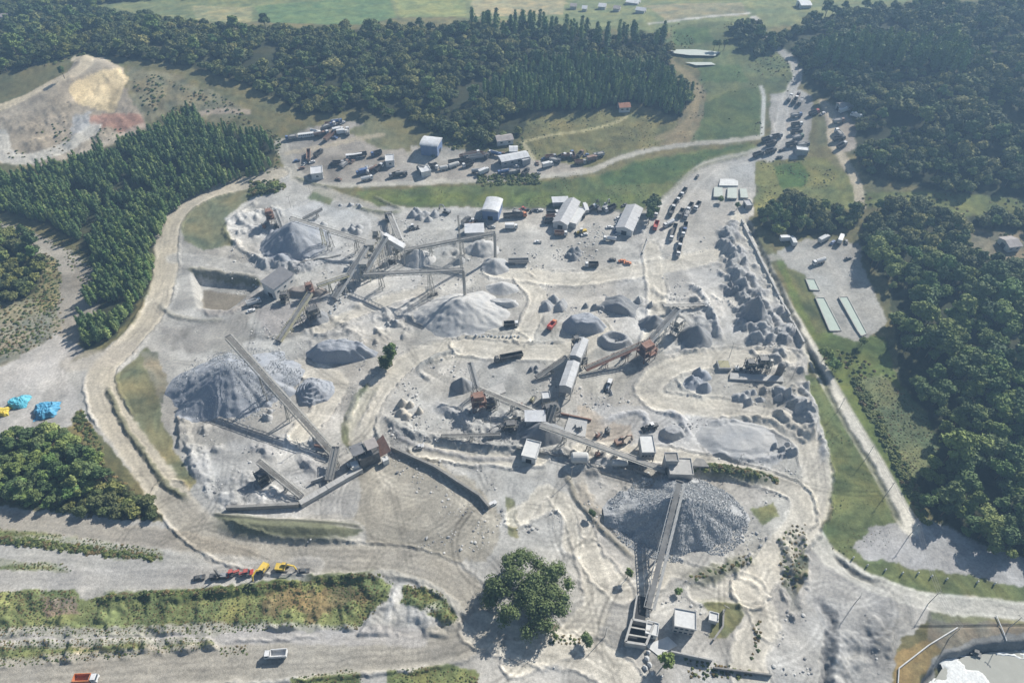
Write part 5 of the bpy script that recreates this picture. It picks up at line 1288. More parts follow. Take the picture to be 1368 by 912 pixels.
shed((898, 833), (925, 838), 6.2, 5.5, 'two storey white control building beside the receiving hopper', 'flat', WALLG, WALLW, None, 'control_building', 'building', 4, False, False, 0, .6, None, 2)
shed((862, 842), (877, 846), 4.4, 3.0, 'small white roofed cabin right of the receiving hopper', 'flat', WALLW, WALLW, None, 'cabin', 'building', 1, True)
shed((946, 826), (957, 829), 3, 2.4, 'tiny white hut on the lawn beside the control building', 'flat', WALLW, WALLW, None, 'hut', 'building', 0, True)
shed((362, 396), (388, 376), 9.0, 7.5, 'bright white house with dark grey roof by the sump pit', 'mono', WALLW, DROOF, 1.2, 'white_house', 'building', 3, True)
shed((655, 294), (661, 277), 10, 6.5, 'tall workshop with a big white roof and blue front', 'barrel', WALLB, WROOF, 1.6, 'workshop', 'building', 2, True)
shed((622, 313), (646, 312), 8, 4, 'low white shed behind the upper boom conveyor', 'mono', WALLG, WROOF, .5, 'low_shed', 'building', 0, True)
shed((748, 306), (765, 274), 9, 4.2, 'long pale gabled shed among parked trucks', 'gable', WALLW, GROOF, 2.0, 'long_shed', 'building', 6, True)
shed((833, 314), (847, 283), 10, 4.2, 'long office building with worn roof beside the dark trees', 'gable', WALLW, GROOF, 1.8, 'office_building', 'building', 6, True)
shed((764, 304), (778, 283), 5, 3.0, 'white trailer roof right of the long pale shed', 'flat', WALLW, WALLW, None, 'lean_to', 'building', 0, False)
shed((738, 274), (758, 273), 5, 3.4, 'small white shed behind the long pale shed', 'mono', WALLG, WROOF, .5, 'store_shed', 'building', 0, True)
shed((566, 200), (588, 203), 12, 7, 'white roofed open barn at the forest edge', 'barrel', WALLB, WROOF, 1.8, 'open_barn', 'building', 0, True)
shed((668, 220), (704, 212), 8, 4.2, 'long white roofed workshop in the far truck yard', 'gable', WALLG, WROOF, 1.2, 'yard_workshop', 'building', 4, True)
shed((681, 205), (691, 205), 7, 3.6, 'small white roofed shed behind the far long workshop', 'gable', WALLG, WROOF, 1.0, 'yard_shed', 'building', 0, True)
shed((663, 191), (684, 188), 8, 3.4, 'brown roofed house at the forest edge', 'gable', WALLW, TROOF, 1.4, 'farm_house', 'building', 2, True)
shed((696, 219), (706, 216), 6, 3.4, 'small pale roof at the right end of the far long workshop', 'flat', WALLG, GROOF, None, 'store_shed', 'building', 0, True)
shed((417, 236), (432, 234), 9, 4, 'white flat roofed hut in the left truck yard', 'flat', WALLW, WROOF, None, 'yard_hut', 'building', 1, True)
shed((516, 219), (527, 218), 8, 4, 'white roofed hut between the two far truck yards', 'flat', WALLW, WROOF, None, 'yard_hut', 'building', 1, True)
shed((562, 234), (574, 231), 7, 3.6, 'white roofed cabin at the left of the far container row', 'flat', WALLW, WROOF, None, 'yard_cabin', 'building', 0, True)
shed((1062, 205), (1078, 205), 5, 3.6, 'long white bus shelter roof at the upper right yard', 'flat', WALLG, WROOF, None, 'shelter', 'building', 0, False)
shed((1118, 148), (1136, 144), 7, 4, 'brown roofed shed at the edge of the upper right wood', 'gable', WALLG, TROOF, 1.4, 'wood_shed', 'building', 0, True)
shed((826, 147), (840, 146), 7, 3.6, 'lone pinkish roofed house at the end of the yellow track', 'gable', WALLW, TILE, 1.5, 'farm_house', 'building', 2, True)
shed((1338, 330), (1354, 328), 9, 3.4, 'brown roofed house in the right forest clearing', 'gable', WALLW, TROOF, 1.4, 'clearing_house', 'building', 2, True)
shed((994, 277), (1002, 276), 6, 3.0, 'blue grey box below the right settling tank', 'flat', WALLG, GROOF, None, 'pump_house', 'building', 0, True)
for k, (a, b, wd, nm) in enumerate([((762, 12), (770, 12), 8, 'leftmost pale far house at the top of the photo'), ((778, 15), (784, 15), 8, 'second pale far house at the top of the photo'), ((800, 12), (809, 12), 9, 'third pale far house at the top of the photo'), ((820, 15), (828, 15), 8, 'fourth pale far house at the top of the photo'), ((838, 5), (854, 5), 14, 'large white far warehouse at the top of the photo'), ((850, 17), (862, 17), 8, 'pale far house just below the far warehouse'), ((5, 26), (12, 26), 8, 'white house at the upper left corner of the wood'), ((1066, 10), (1080, 9), 12, 'white far building on the upper right field')]):
    shed(a, b, wd, 3.6, nm, 'gable', WALLW, WROOF if k % 3 else TROOF, 1.4, 'far_house', 'building', 0, True)
# crusher house at the lower left
cx, cy = G(492, 612); t = thing('crusher_house', 'dark crusher house with tilted roofs at the conveyor junction', 'building', (cx, cy, zat(cx, cy)), R(28))
MB().box(0, 0, 3, 9, 8, 7).build('machine_body', DSTEEL, t); MB().box(-3.4, .6, 8.2, 6, 6, .3).build('roof', DROOF, t); MB().box(2.6, -.2, 9.2, 5, 5.4, .3).build('roof', TROOF, t)
[MB().beam((i, j, 5), (i, j, 9), .3).build('column', STEEL, t) for i in (-5.8, -1, 4.8) for j in (-2.2, 2.4)]
MB().add([(4.4, -4, 3), (9.4, -5, 5.6), (9.4, 5, 5.6), (4.4, 4, 3), (5, -2, 1.5), (5, 2, 1.5)], [(0, 1, 2, 3), (0, 4, 1), (3, 2, 5), (4, 5, 2, 1), (0, 3, 5, 4)]).build('feed_hopper', RUST, t)
MB().box(-6.6, -3, 2.2, 3, 3, 4.2).build('motor_box', WALLW, t); MB().box(6, -5.8, 1.6, 2.6, 2.2, 3.2).build('electrical_box', WALLW, t)
# screening tower cluster
for px, py, h, wd, lab in [(500, 352, 15, 3.2, 'tall screening tower between the pale conveyors'), (490, 372, 12, 2.8, 'lower screening tower in front of the tall one'), (507, 338, 17, 2.6, 'rear screening tower below the crossing conveyor')]:
    t = lattice(px, py, h, wd, lab, 'screening_tower', 'tower', YEL)
    for k in (.45, .75, 1.0): MB().box(0, 0, h * k, wd * 1.7, wd * 1.7, .25).build('deck', STEEL, t)
    MB().box(0, 0, h * .88, wd * 1.2, wd * 1.1, h * .16).build('screen_box', DUCT, t); MB().add([(-wd * .6, -wd * .5, h * .7), (wd * .6, -wd * .5, h * .7), (wd * .6, wd * .5, h * .7), (-wd * .6, wd * .5, h * .7), (0, 0, h * .48)], [(0, 1, 2, 3), (1, 0, 4), (2, 1, 4), (3, 2, 4), (0, 3, 4)]).build('hopper', STEEL, t)
# covered chute bridge
A = Vector(E(514, 317, 16)); B = Vector(E(540, 332, 11)); t = thing('chute_bridge', 'wide white covered chute bridge between the plant conveyors', 'bridge', (A.x, A.y, 0)); mb = MB((A.x, A.y, 0)); mb.beam(A, B, 3.4, 3.4); mb.build('casing', DUCT, t)
mb = MB((A.x, A.y, 0)); mb.beam(A + Vector((0, 0, 1.95)), B + Vector((0, 0, 1.95)), 3.8, .3); mb.build('roof', WROOF, t); mb = MB((A.x, A.y, 0))
for f in (.05, .5, .95):
    p = A.lerp(B, f); [mb.beam((p.x, p.y + s * 1.8, p.z - 1.6), (p.x, p.y + s * 2.2, -.5), .35) for s in (-1, 1)]
mb.build('support_legs', STEEL, t)
# hoppers / small machine towers
def tower(px, py, w, d, h, label, m=RUST, rz=0.0, name='plant_tower'):
    x, y, z = GZ(px, py); t = thing(name, label, 'tower', (x, y, z), rz); mb = MB()
    for i in (-1, 0, 1):
        for j in (-1, 1): MB().beam((i * w / 2, j * d / 2, -.4), (i * w / 2, j * d / 2, h), .28).build('column', m, t)
    for s in (-1, 1):
        for k in range(3): MB().beam((-w / 2, s * d / 2, h * k / 3), (w / 2, s * d / 2, h * (k + 1) / 3), .16).build('brace', m, t)
    for k in (.4, .72): MB().box(0, 0, h * k, w + .8, d + .8, .2).build('deck', m, t)
    MB().box(0, 0, h * .86, w * .8, d * .7, h * .24).build('machine', m, t)
    MB().add([(-w * .4, -d * .4, h * .66), (w * .4, -d * .4, h * .66), (w * .4, d * .4, h * .66), (-w * .4, d * .4, h * .66), (0, 0, h * .3)], [(0, 1, 2, 3), (1, 0, 4), (2, 1, 4), (3, 2, 4), (0, 3, 4)]).build('hopper', DSTEEL, t)
    for j in (-1, 1):
        mb = MB(); [mb.beam((i * (w / 2 + .4), j * (d / 2 + .4), h * .72), (i * (w / 2 + .4), j * (d / 2 + .4), h * .72 + 1.1), .07) for i in (-1, 1)]
        mb.beam((-(w / 2 + .4), j * (d / 2 + .4), h * .72 + 1.1), ((w / 2 + .4), j * (d / 2 + .4), h * .72 + 1.1), .07); mb.build('handrail', YEL, t)
    return t
tower(862, 478, 7, 6, 10, 'rusty red plant tower under the raised stacker', RUST, R(30)); tower(640, 546, 6, 5, 10, 'rusty feed tower beside the small dark cone', RUST, R(10))
tower(364, 300, 4, 5, 9, 'rusty hopper tower left of the sharp grey cone', RUST, R(20)); tower(903, 447, 5, 4, 10, 'steel tower below the head of the raised stacker', STEEL, R(45))
tower(421, 428, 6, 5, 9, 'dark screen house under the sorting conveyor', DSTEEL, R(30)); tower(382, 402, 4, 4, 6, 'dark small tower beside the white house', DSTEEL, R(10))
tower(736, 556, 7, 5, 8, 'dark machinery tower at the gallery foot', DSTEEL, R(15)); tower(355, 640, 6, 5, 6, 'dark crusher under the short lower left conveyor', DSTEEL, R(40))
tower(776, 488, 4, 4, 7, 'dark drive tower at the top of the white gallery', DSTEEL, R(20)); tower(416, 395, 3.5, 3.5, 9, 'rusty transfer tower atop the sorting conveyor', RUST, R(20))
tower(1000, 493, 4, 4, 6, 'left machine of the small crushing unit', DSTEEL, 0); tower(1016, 493, 5, 4, 8, 'middle machine of the small crushing unit', DSTEEL, 0); tower(532, 345, 4, 3, 9, 'steel tower under the covered chute bridge', STEEL, 0)
tower(768, 474, 3, 3, 13, 'dark head frame on the upper gallery end', DSTEEL, R(20)); tower(520, 293, 4, 3, 5, 'dark loading hopper below the meadow', DSTEEL, R(10))
tower(655, 545, 4, 4, 6, 'dark machinery left of the storage slab', DSTEEL, R(10)); tower(682, 573, 5, 4, 5, 'dark machinery at the left end of the transfer shed', DSTEEL, R(5)); tower(1025, 497, 1.5, 1.5, 9, 'thin standing frame in the small crushing unit', STEEL, 0)
# small plant machinery
def skid(px, py, rz, label, m, k):
    x, y, z = GZ(px, py); t = thing('equipment_skid', label, 'machine', (x, y, z), R(rz), 'small machines around the plant')
    MB().box(0, 0, .25, 4.2, 2.2, .4).build('base_frame', DSTEEL, t); MB().box(-.8, 0, 1.3, 1.8, 1.6, 1.7).build('housing', m, t); MB().cyl((.4, 0, 1.1), (1.9, 0, 1.1), .55, 10).build('motor', DSTEEL, t)
    if k % 2: MB().beam((-.8, 0, 2.1), (-2.4, .4, 4.2), .6, .4).build('discharge_chute', STEEL, t)
    else: MB().cyl((-.8, 0, 2.1), (-.8, 0, 4.0), .28, 8).build('stack', STEEL, t)
for k, (px, py, rz, lab, m) in enumerate([(456, 384, 30, 'rusty machine left of the broad pale conveyor', RUST), (472, 356, 60, 'grey machine behind the lower screening tower', STEEL), (524, 352, 10, 'dark machine below the covered chute bridge', DSTEEL), (552, 343, 0, 'rusty machine at the foot of the upper boom conveyor', RUST), (580, 394, 20, 'grey machine at the tall trestle foot of the lower boom', STEEL), (698, 543, 15, 'rusty machine left of the small white box roof', RUST), (712, 534, 60, 'yellow machine left of the small white box roof', YEL), (800, 582, 40, 'rusty scrap machine left of the brown excavator', RUST), (812, 576, 80, 'dark scrap machine above the brown excavator', DSTEEL), (690, 560, 0, 'grey machine behind the transfer shed', STEEL), (838, 474, 30, 'dark machine left of the red plant tower', DSTEEL), (876, 470, 70, 'rusty machine right of the red plant tower', RUST), (372, 306, 10, 'dark machine below the rusty hopper tower', DSTEEL), (355, 306, 80, 'rusty machine left of the rusty hopper tower', RUST), (470, 622, 30, 'white machine left of the crusher house', WALLW), (478, 632, 20, 'dark machine below the crusher house', DSTEEL), (986, 494, 0, 'pale machine between sump tank and small crushing unit', WALLW), (1008, 500, 0, 'dark machine on the concrete plinth', DSTEEL), (800, 610, 20, 'rusty machine under the long thin conveyor', RUST), (845, 618, 0, 'grey machine beside the pale horizontal tank', STEEL), (508, 366, 45, 'grey machine right of the lower screening tower', STEEL), (432, 390, 30, 'rusty machine under the small yellow conveyor', RUST)]): skid(px, py, rz, lab, m, k)
# tanks
def tank(p, q, r, label, m=DUCT):
    a, b = Vector((*G(*p), 0)), Vector((*G(*q), 0)); c = (a + b) / 2; z = zat(c.x, c.y); t = thing('storage_tank', label, 'tank', (c.x, c.y, z)); o = Vector((c.x, c.y, z))
    mb = MB(o); e = Vector((0, 0, z + r + .5)); d = (b - a).normalized() * .6; mb.cyl(a + e, b + e, r, 20); mb.cyl(a + e - d, a + e, r * .75, 20, r); mb.cyl(b + e, b + e + d, r, 20, r * .75); mb.build('shell', m, t, True, False)
    for f in (.2, .8):
        p_ = a.lerp(b, f); MB(o).box(p_.x, p_.y, z + .6, .8, r * 1.7, 1.6).build('saddle', CONC, t)
tank((764, 619), (783, 619), 2.4, 'large horizontal storage tank left of the long thin conveyor'); tank((818, 622), (836, 622), 1.5, 'pale horizontal tank under the long thin conveyor')
tank((588, 228), (597, 226), 1.4, 'left pale tank in the far container row'); tank((600, 225), (612, 221), 1.4, 'right pale tank in the far container row')
# tall dark cylinder of the small crushing unit
x, y, z = GZ(1040, 500); t = thing('silo', 'dark upright silo at the right of the small crushing unit', 'silo', (x, y, z)); MB().cyl((0, 0, -.3), (0, 0, 7.5), 1.7, 16).build('shell', DSTEEL, t); MB().cyl((0, 0, 7.5), (0, 0, 8.3), 1.7, 16, .5).build('cap', DSTEEL, t)
x, y, z = GZ(966, 490); t = thing('settling_tank', 'olive square sump tank left of the small crushing unit', 'tank', (x, y, z)); MB().box(0, 0, .8, 6, 5.5, 1.8).build('tank_wall', CONC, t); MB().box(0, 0, 1.75, 5.2, 4.7, .12).build('sludge', mat('sludge', (.25, .23, .12), .5), t)
# slabs and walls
def slab(pts, h, m, label, name='concrete_slab', cat='slab'):
    w = PW(pts); cx = sum(p[0] for p in w) / len(w); cy = sum(p[1] for p in w) / len(w); z = zat(cx, cy); mb = MB((cx, cy, z))
    ar = sum(w[i][0] * w[(i + 1) % len(w)][1] - w[(i + 1) % len(w)][0] * w[i][1] for i in range(len(w)))
    mb.prism(w if ar > 0 else w[::-1], z - .8, z + h); o = mb.build(name, m); o.location = (cx, cy, z); tag(o, label, cat)
slab([(975, 500), (1046, 503), (1046, 511), (974, 508)], 1.2, CONC, 'long concrete plinth of the small crushing unit'); slab([(760, 556), (785, 560), (782, 584), (753, 578)], .6, PM['pale'], 'white concrete loading slab beside the long thin conveyor')
slab([(962, 240), (986, 239), (986, 249), (960, 250)], .5, WALLW, 'white concrete slab above the settling tanks'); slab([(640, 524), (672, 512), (676, 524), (648, 536)], .5, CONC, 'grey concrete pad left of the central shed'); slab([(862, 862), (892, 850), (905, 862), (880, 876)], .3, WALLW, 'bright concrete apron below the control building')
slab([(928, 618), (938, 620), (945, 630), (920, 629)], 2.5, CONCD, 'stained concrete ramp wall right of the transfer house')
def wall(pts, w_, h, m, label, name='retaining_wall', cat='wall', sm=False):
    P = smooth_line(PW(pts), 5) if sm else [np.array(p) for p in PW(pts)]; c = P[len(P) // 2]; z = zat(*c); t = thing(name, label, cat, (c[0], c[1], z)); o = (c[0], c[1], z)
    L = sum(math.hypot(*(P[i + 1] - P[i])) for i in range(len(P) - 1)); step = 4.0
    for i in range(len(P) - 1):
        d = P[i + 1] - P[i]; l = math.hypot(*d); n = max(1, int(l / step)); 
        for k in range(n):
            a = P[i] + d * (k / n); b = P[i] + d * ((k + 1) / n) - d / l * .07; za = zat(*((a + b) / 2))
            MB(o).beam((a[0], a[1], za + h / 2 - .3), (b[0], b[1], za + h / 2 - .3), w_, h + .6).build('panel', m, t)
    return t
wall([(523, 600), (580, 626), (640, 664), (654, 680)], 1.0, 2.6, CONCD, 'dark retaining wall slanting down past the brown turning area'); wall([(304, 681), (400, 676)], 1.2, 2.6, CONCD, 'level dark block wall below the lower left works')
wall([(402, 675), (484, 628)], 2.6, 2.4, CONC, 'broad pale ramp wall rising to the crusher house'); wall([(845, 830), (850, 798)], .6, 2.5, CONC, 'left concrete wall of the conveyor tail pit')
wall([(868, 640), (845, 628)], .5, 2, CONCD, 'short stained wall left of the transfer house');
wall([(416, 646), (440, 637)], .6, 2.2, CONC, 'short pale wall left of the twin conveyors'); wall([(420, 596), (437, 600)], .5, 1.5, RUST, 'short rusty skirt beside the long conveyor tail')
wall([(690, 602), (760, 612)], .4, 1.2, CONCD, 'thin low wall left of the pump hut'); wall([(746, 553), (790, 562)], .5, 1.4, RUST, 'rusty skirt wall behind the loading slab')
wall([(952, 856), (965, 838), (966, 815)], .6, 1.4, CONCD, 'low dark wall bordering the lawn'); wall([(895, 873), (950, 885)], .5, 2.6, CONC, 'pale wall right of the leafy lower tree'); wall([(952, 893), (1030, 903)], .5, 1.6, CONCD, 'dark low wall at the bottom edge')
wall([(866, 318), (858, 340)], .6, 1.2, CONC, 'pale wall along the office yard'); wall([(990, 296), (1014, 345), (1050, 418), (1072, 462)], .9, 1.3, CONC, 'long pale canal wall beside the straight road', 'canal_wall')
# receiving hopper
hp = [G(*p) for p in ((834, 862), (861, 866), (872, 838), (843, 832))]; cx = sum(p[0] for p in hp) / 4; cy = sum(p[1] for p in hp) / 4; z = zat(cx, cy); t = thing('receiving_hopper', 'open concrete receiving hopper at the tail of the big pale conveyor', 'hopper', (cx, cy, z)); o = (cx, cy, z)
for i in range(4):
    a, b = hp[i], hp[(i + 1) % 4]; MB(o).beam((*a, z + 1.6), (*b, z + 1.6), .8, 4.0).build('side_wall', CONC, t)
MB(o).prism(hp[::1] if True else hp, z - .2, z + .35).build('pit_floor', DARK, t)
for f in (.33, .66):
    a = [hp[0][i] * (1 - f) + hp[3][i] * f for i in (0, 1)]; b = [hp[1][i] * (1 - f) + hp[2][i] * f for i in (0, 1)]; MB(o).beam((*a, z + 3.2), (*b, z + 3.2), .5, .5).build('cross_beam', STEEL, t)
ch = [G(*p) for p in ((846, 828), (862, 830), (864, 798), (852, 796))]; cx = sum(p[0] for p in ch) / 4; cy = sum(p[1] for p in ch) / 4; z = zat(cx, cy); MBo = MB((cx, cy, z)); MBo.prism(ch, z - .5, z + .18); o = MBo.build('pit_shade_slab', DARK); o.location = (cx, cy, z); tag(o, 'dark narrow conveyor pit above the receiving hopper', 'pit')  # flat slab; the shade down the pit is put into its near-black colour
# fence posts of the lower right road and rocks piled by the hopper
for i, (px, py) in enumerate([(866, 872), (864, 880), (868, 888), (862, 892)]):
    x, y, z = GZ(px, py); mb = MB(); ico(mb, (0, 0, .5), 1.0, .8, 50 + i, 1, .3); o = mb.build('boulder', ROCKM[0]); o.location = (x, y, z); tag(o, 'pale boulder in the short row below the receiving hopper', 'boulder', 'boulders below the hopper')
# ------------------------------------------------------------------ vehicles
def paint_m(n, c): return mat('paint_' + n, c, .55, .15, .8, 0, .42)
PC = {'white': paint_m('white', (.66, .66, .65)), 'red': paint_m('red', (.42, .05, .035)), 'orange': paint_m('orange', (.55, .17, .05)), 'yellow': paint_m('yellow', (.62, .42, .04)), 'dark': paint_m('dark', (.05, .052, .055)),
      'blue': paint_m('blue', (.07, .13, .28)), 'grey': paint_m('grey', (.27, .275, .28)), 'green': paint_m('green', (.06, .13, .07)), 'brown': paint_m('brown', (.22, .13, .09)), 'silver': paint_m('silver', (.45, .46, .46))}
TYRE = mat('tyre_rubber', (.03, .03, .03), .9, .2, 2, 0, .3); CHAS = mat('chassis', (.06, .06, .06), .8, .2, 1, 0, .3); LOAD = mat('stone_load', (.33, .32, .30), .95, .25, 2)
def wheels(t, xs, y, r, w=.35):
    for x in xs:
        for s in (-1, 1):
            wh = MB().cyl((x, s * y - w / 2, r), (x, s * y + w / 2, r), r, 12).build('wheel', TYRE, t, False)
            MB().cyl((x, s * (y + w / 2 + .01) - .02, r), (x, s * (y + w / 2 + .01) + .02, r), r * .5, 8).build('hub', PC['silver'], wh, False)
def cab(t, x, c, h=2.6, L=1.9, w=2.35):
    cb = MB(); cb.box(x, 0, .75 + (h - .75) * .3, L, w, (h - .75) * .6); cb.box(x - .08, 0, .75 + (h - .75) * .8, L * .9, w * .96, (h - .75) * .42, 0, .9)
    c_ = cb.build('cab', PC[c], t, False)
    MB().box(x + L / 2 - .06, 0, .75 + (h - .75) * .72, .14, w * .84, (h - .75) * .32).build('windscreen', GLASS, c_, False)
    for s in (-1, 1): MB().box(x, s * (w / 2 - .01), .75 + (h - .75) * .74, L * .5, .1, (h - .75) * .28).build('side_window', GLASS, c_, False)
def tub(t, x0, x1, z0, z1, w, m, load=None):
    mb = MB(); L = x1 - x0; xc = (x0 + x1) / 2; th = .14
    mb.box(xc, 0, z0 + .06, L, w, .12)
    for s in (-1, 1): mb.box(xc, s * (w / 2 - th / 2), (z0 + z1) / 2 + .06, L, th, z1 - z0)
    for s in (x0 + th / 2, x1 - th / 2): mb.box(s, 0, (z0 + z1) / 2 + .06, th, w - 2 * th - .01, z1 - z0)
    b = mb.build('tipper_body', m, t, False)
    for s in (-1, 1): MB().box(xc, s * (w / 2 + .05), z1 - .05, L, .12, .2).build('top_rail', m, b, False)
    if load: mb = MB(); ico(mb, (xc, 0, z1 - .35), w * .46, .35, 3, 2, .06); mb.v = [((v[0] - xc) * L / w * .92 + xc, v[1], v[2]) for v in mb.v]; mb.build('load', load, b, False)
PROTO = {}
def proto(kind, c='white', c2=None):
    k = (kind, c, c2)
    if k in PROTO: return PROTO[k]
    t = thing({'tipper': 'tipper_truck', 'semi': 'semi_tipper_truck', 'tanker': 'tanker_truck', 'box': 'box_truck', 'car': 'parked_car', 'pickup': 'pickup_truck', 'loader': 'wheel_loader', 'excavator': 'excavator', 'trailer': 'parked_trailer', 'tractor': 'farm_tractor', 'drill': 'drill_rig', 'bus': 'parked_bus'}[kind], '', '', (0, 0, 0), 0, None, False)
    m2 = PC[c2 or c]
    if kind in ('tipper', 'box', 'tanker'):
        MB().box(0, 0, .85, 7.8, .9, .3).build('chassis', CHAS, t, False); cab(t, 2.9, c, 3.0); wheels(t, (2.7, -1.6, -2.9), 1.0, .52)
        if kind == 'tipper': tub(t, -3.9, 1.7, 1.15, 2.9, 2.5, m2, LOAD if c2 == 'grey' else None)
        elif kind == 'box': MB().box(-1.1, 0, 2.4, 5.6, 2.5, 2.6).build('box_body', m2, t, False); MB().box(-3.93, 0, 2.3, .06, 2.2, 2.2).build('rear_door', PC['silver'], t, False)
        else:
            MB().cyl((-4, 0, 2.2), (1.6, 0, 2.2), 1.15, 18).build('tank', m2, t, False); MB().box(-1.2, 0, 3.4, 4.4, .5, .12).build('top_walkway', PC['silver'], t, False)
    elif kind in ('semi', 'trailer'):
        if kind == 'semi': cab(t, 6.2, c, 3.2, 2.1); MB().box(5.0, 0, .9, 5.2, .9, .35).build('chassis', CHAS, t, False); wheels(t, (6.2, 3.6, 2.4), 1.0, .52)
        MB().box(-2, 0, 1.05, 10, .9, .3).build('trailer_frame', CHAS, t, False); tub(t, -7.4, 4.4, 1.25, 3.1, 2.5, m2); wheels(t, (-4.0, -5.2, -6.4), 1.0, .52)
        if kind == 'trailer': MB().box(3.4, 0, .5, .3, 1.6, 1.0).build('landing_legs', CHAS, t, False)
    elif kind == 'bus':
        MB().box(0, 0, 1.75, 11, 2.5, 2.5).build('body', PC[c], t, False); wheels(t, (3.6, -3.4), 1.1, .5)
        for s in (-1, 1):
            for k in range(7): MB().box(-4.4 + k * 1.4, s * 1.26, 2.2, 1.1, .06, .8).build('side_window', GLASS, t, False)
        MB().box(5.52, 0, 2.1, .06, 2.2, 1.2).build('windscreen', GLASS, t, False)
    elif kind in ('car', 'pickup'):
        b = MB(); b.box(0, 0, .68, 4.3, 1.75, .62); b.box(2.0, 0, .55, .4, 1.7, .4); b.build('body', PC[c], t, False)
        x0 = -.25 if kind == 'car' else .35; L = 2.3 if kind == 'car' else 1.6
        g = MB().box(x0, 0, 1.22, L, 1.6, .52, 0, .82).build('greenhouse', GLASS, t, False); MB().box(x0, 0, 1.5, L * .8, 1.32, .07).build('roof', PC[c], g, False)
        if kind == 'pickup': MB().box(-1.35, 0, 1.0, 1.4, 1.4, .06).build('load_bed', CHAS, t, False)
        wheels(t, (1.35, -1.35), .8, .34, .24)
    elif kind == 'loader':
        MB().box(-1.6, 0, 1.7, 3.2, 1.9, 1.3).build('engine_body', PC[c], t, False); MB().box(1.3, 0, 1.3, 2.2, 1.2, .8).build('front_frame', PC[c], t, False)
        cb = MB().box(.1, 0, 2.8, 1.5, 1.5, 1.6, 0, .9).build('cab', GLASS, t, False); MB().box(.1, 0, 3.65, 1.6, 1.6, .14).build('roof', PC['white'], cb, False)
        mb = MB(); [mb.beam((.8, s * .6, 2.0), (3.4, s * .6, .8), .3, .4) for s in (-1, 1)]; mb.build('lift_arm', PC[c], t, False)
        mb = MB(); mb.add([(3.2, -1.5, .2), (4.7, -1.5, .15), (3.2, -1.5, 1.4), (3.2, 1.5, .2), (4.7, 1.5, .15), (3.2, 1.5, 1.4)], [(0, 1, 2), (3, 5, 4), (0, 3, 4, 1), (0, 2, 5, 3)]); mb.build('bucket', CHAS, t, False); wheels(t, (1.5, -1.7), 1.15, .8, .6)
    elif kind == 'excavator':
        for s in (-1, 1):
            mb = MB(); mb.box(0, s * 1.2, .5, 3.8, .6, .9); mb.cyl((1.9, s * 1.2 - .3, .5), (1.9, s * 1.2 + .3, .5), .45, 10); mb.cyl((-1.9, s * 1.2 - .3, .5), (-1.9, s * 1.2 + .3, .5), .45, 10); mb.build('track', TYRE, t, False)
        MB().box(-.6, 0, 1.75, 3.6, 2.6, 1.2).build('upper_body', PC[c], t, False); cb = MB().box(.9, .75, 2.5, 1.5, 1.0, 1.6, 0, .92).build('cab', GLASS, t, False); MB().box(.9, .75, 3.35, 1.45, 1.0, .1).build('roof', PC[c], cb, False)
        mb = MB(); mb.beam((.8, -.2, 1.8), (3.0, -.2, 4.6), .45, .6); mb.beam((3.0, -.2, 4.6), (5.2, -.2, 3.9), .4, .55); mb.build('boom', PC[c], t, False)
        MB().beam((5.2, -.2, 4.2), (5.7, -.2, 1.4), .35, .5).build('stick', PC[c], t, False)
        MB().add([(5.3, -.8, 1.5), (6.1, -.8, 1.4), (5.5, -.8, .3), (5.3, .4, 1.5), (6.1, .4, 1.4), (5.5, .4, .3)], [(0, 1, 2), (3, 5, 4), (0, 3, 4, 1), (0, 2, 5, 3)]).build('bucket', CHAS, t, False)
    elif kind == 'tractor':
        MB().box(.7, 0, 1.25, 2.4, .9, .8).build('bonnet', PC[c], t, False); cb = MB().box(-.9, 0, 1.9, 1.4, 1.4, 1.6, 0, .9).build('cab', GLASS, t, False); MB().box(-.9, 0, 2.78, 1.5, 1.5, .12).build('roof', PC[c], cb, False)
        wheels(t, (-1.0,), .95, .85, .5); wheels(t, (1.4,), .8, .5, .35); MB().box(-2.6, 0, .8, 1.2, 2.2, .5).build('implement', PC[c], t, False)
    elif kind == 'drill':
        for s in (-1, 1): mb = MB(); mb.box(0, s * .9, .4, 3.0, .45, .7); mb.cyl((1.5, s * .9 - .22, .4), (1.5, s * .9 + .22, .4), .35, 8); mb.build('track', TYRE, t, False)
        MB().box(-.5, 0, 1.3, 2.6, 1.6, 1.0).build('engine_body', PC[c], t, False); mb = MB(); [mb.beam((1.4, s * .22, .4), (1.2, s * .22, 6.2), .14) for s in (-1, 1)]; [mb.beam((1.4, -.22, .8 + k * .6), (1.35, .22, 1.4 + k * .6), .08) for k in range(8)]; mb.build('mast', PC[c], t, False)
        MB().beam((-.2, 0, 1.8), (1.3, 0, 2.4), .25).build('boom', PC[c], t, False)
    PROTO[k] = t; return t
CATS = {'tipper': 'truck', 'semi': 'truck', 'tanker': 'truck', 'box': 'truck', 'car': 'car', 'pickup': 'car', 'loader': 'loader', 'excavator': 'excavator', 'trailer': 'trailer', 'tractor': 'tractor', 'drill': 'drill rig', 'bus': 'bus'}
def place(kind, c, px, py, ang, label, group=None, c2=None):
    o = copy_tree(proto(kind, c, c2)); x, y = G(px, py); o.location = (x, y, zat(x, y)); o.rotation_euler = (0, 0, R(ang)); tag(o, label, CATS[kind], group)
    dx, dy = math.cos(R(ang)) * 1.5, math.sin(R(ang)) * 1.5
    o.rotation_euler[1] = -math.atan2(zat(x + dx, y + dy) - zat(x - dx, y - dy), 3.0)
    return o
V = place
V('tipper', 'white', 370, 876, 184, 'white tipper truck on the lower haul road', None, 'white'); V('tipper', 'white', 118, 908, 2, 'orange bodied tipper truck cut by the bottom edge', None, 'orange')
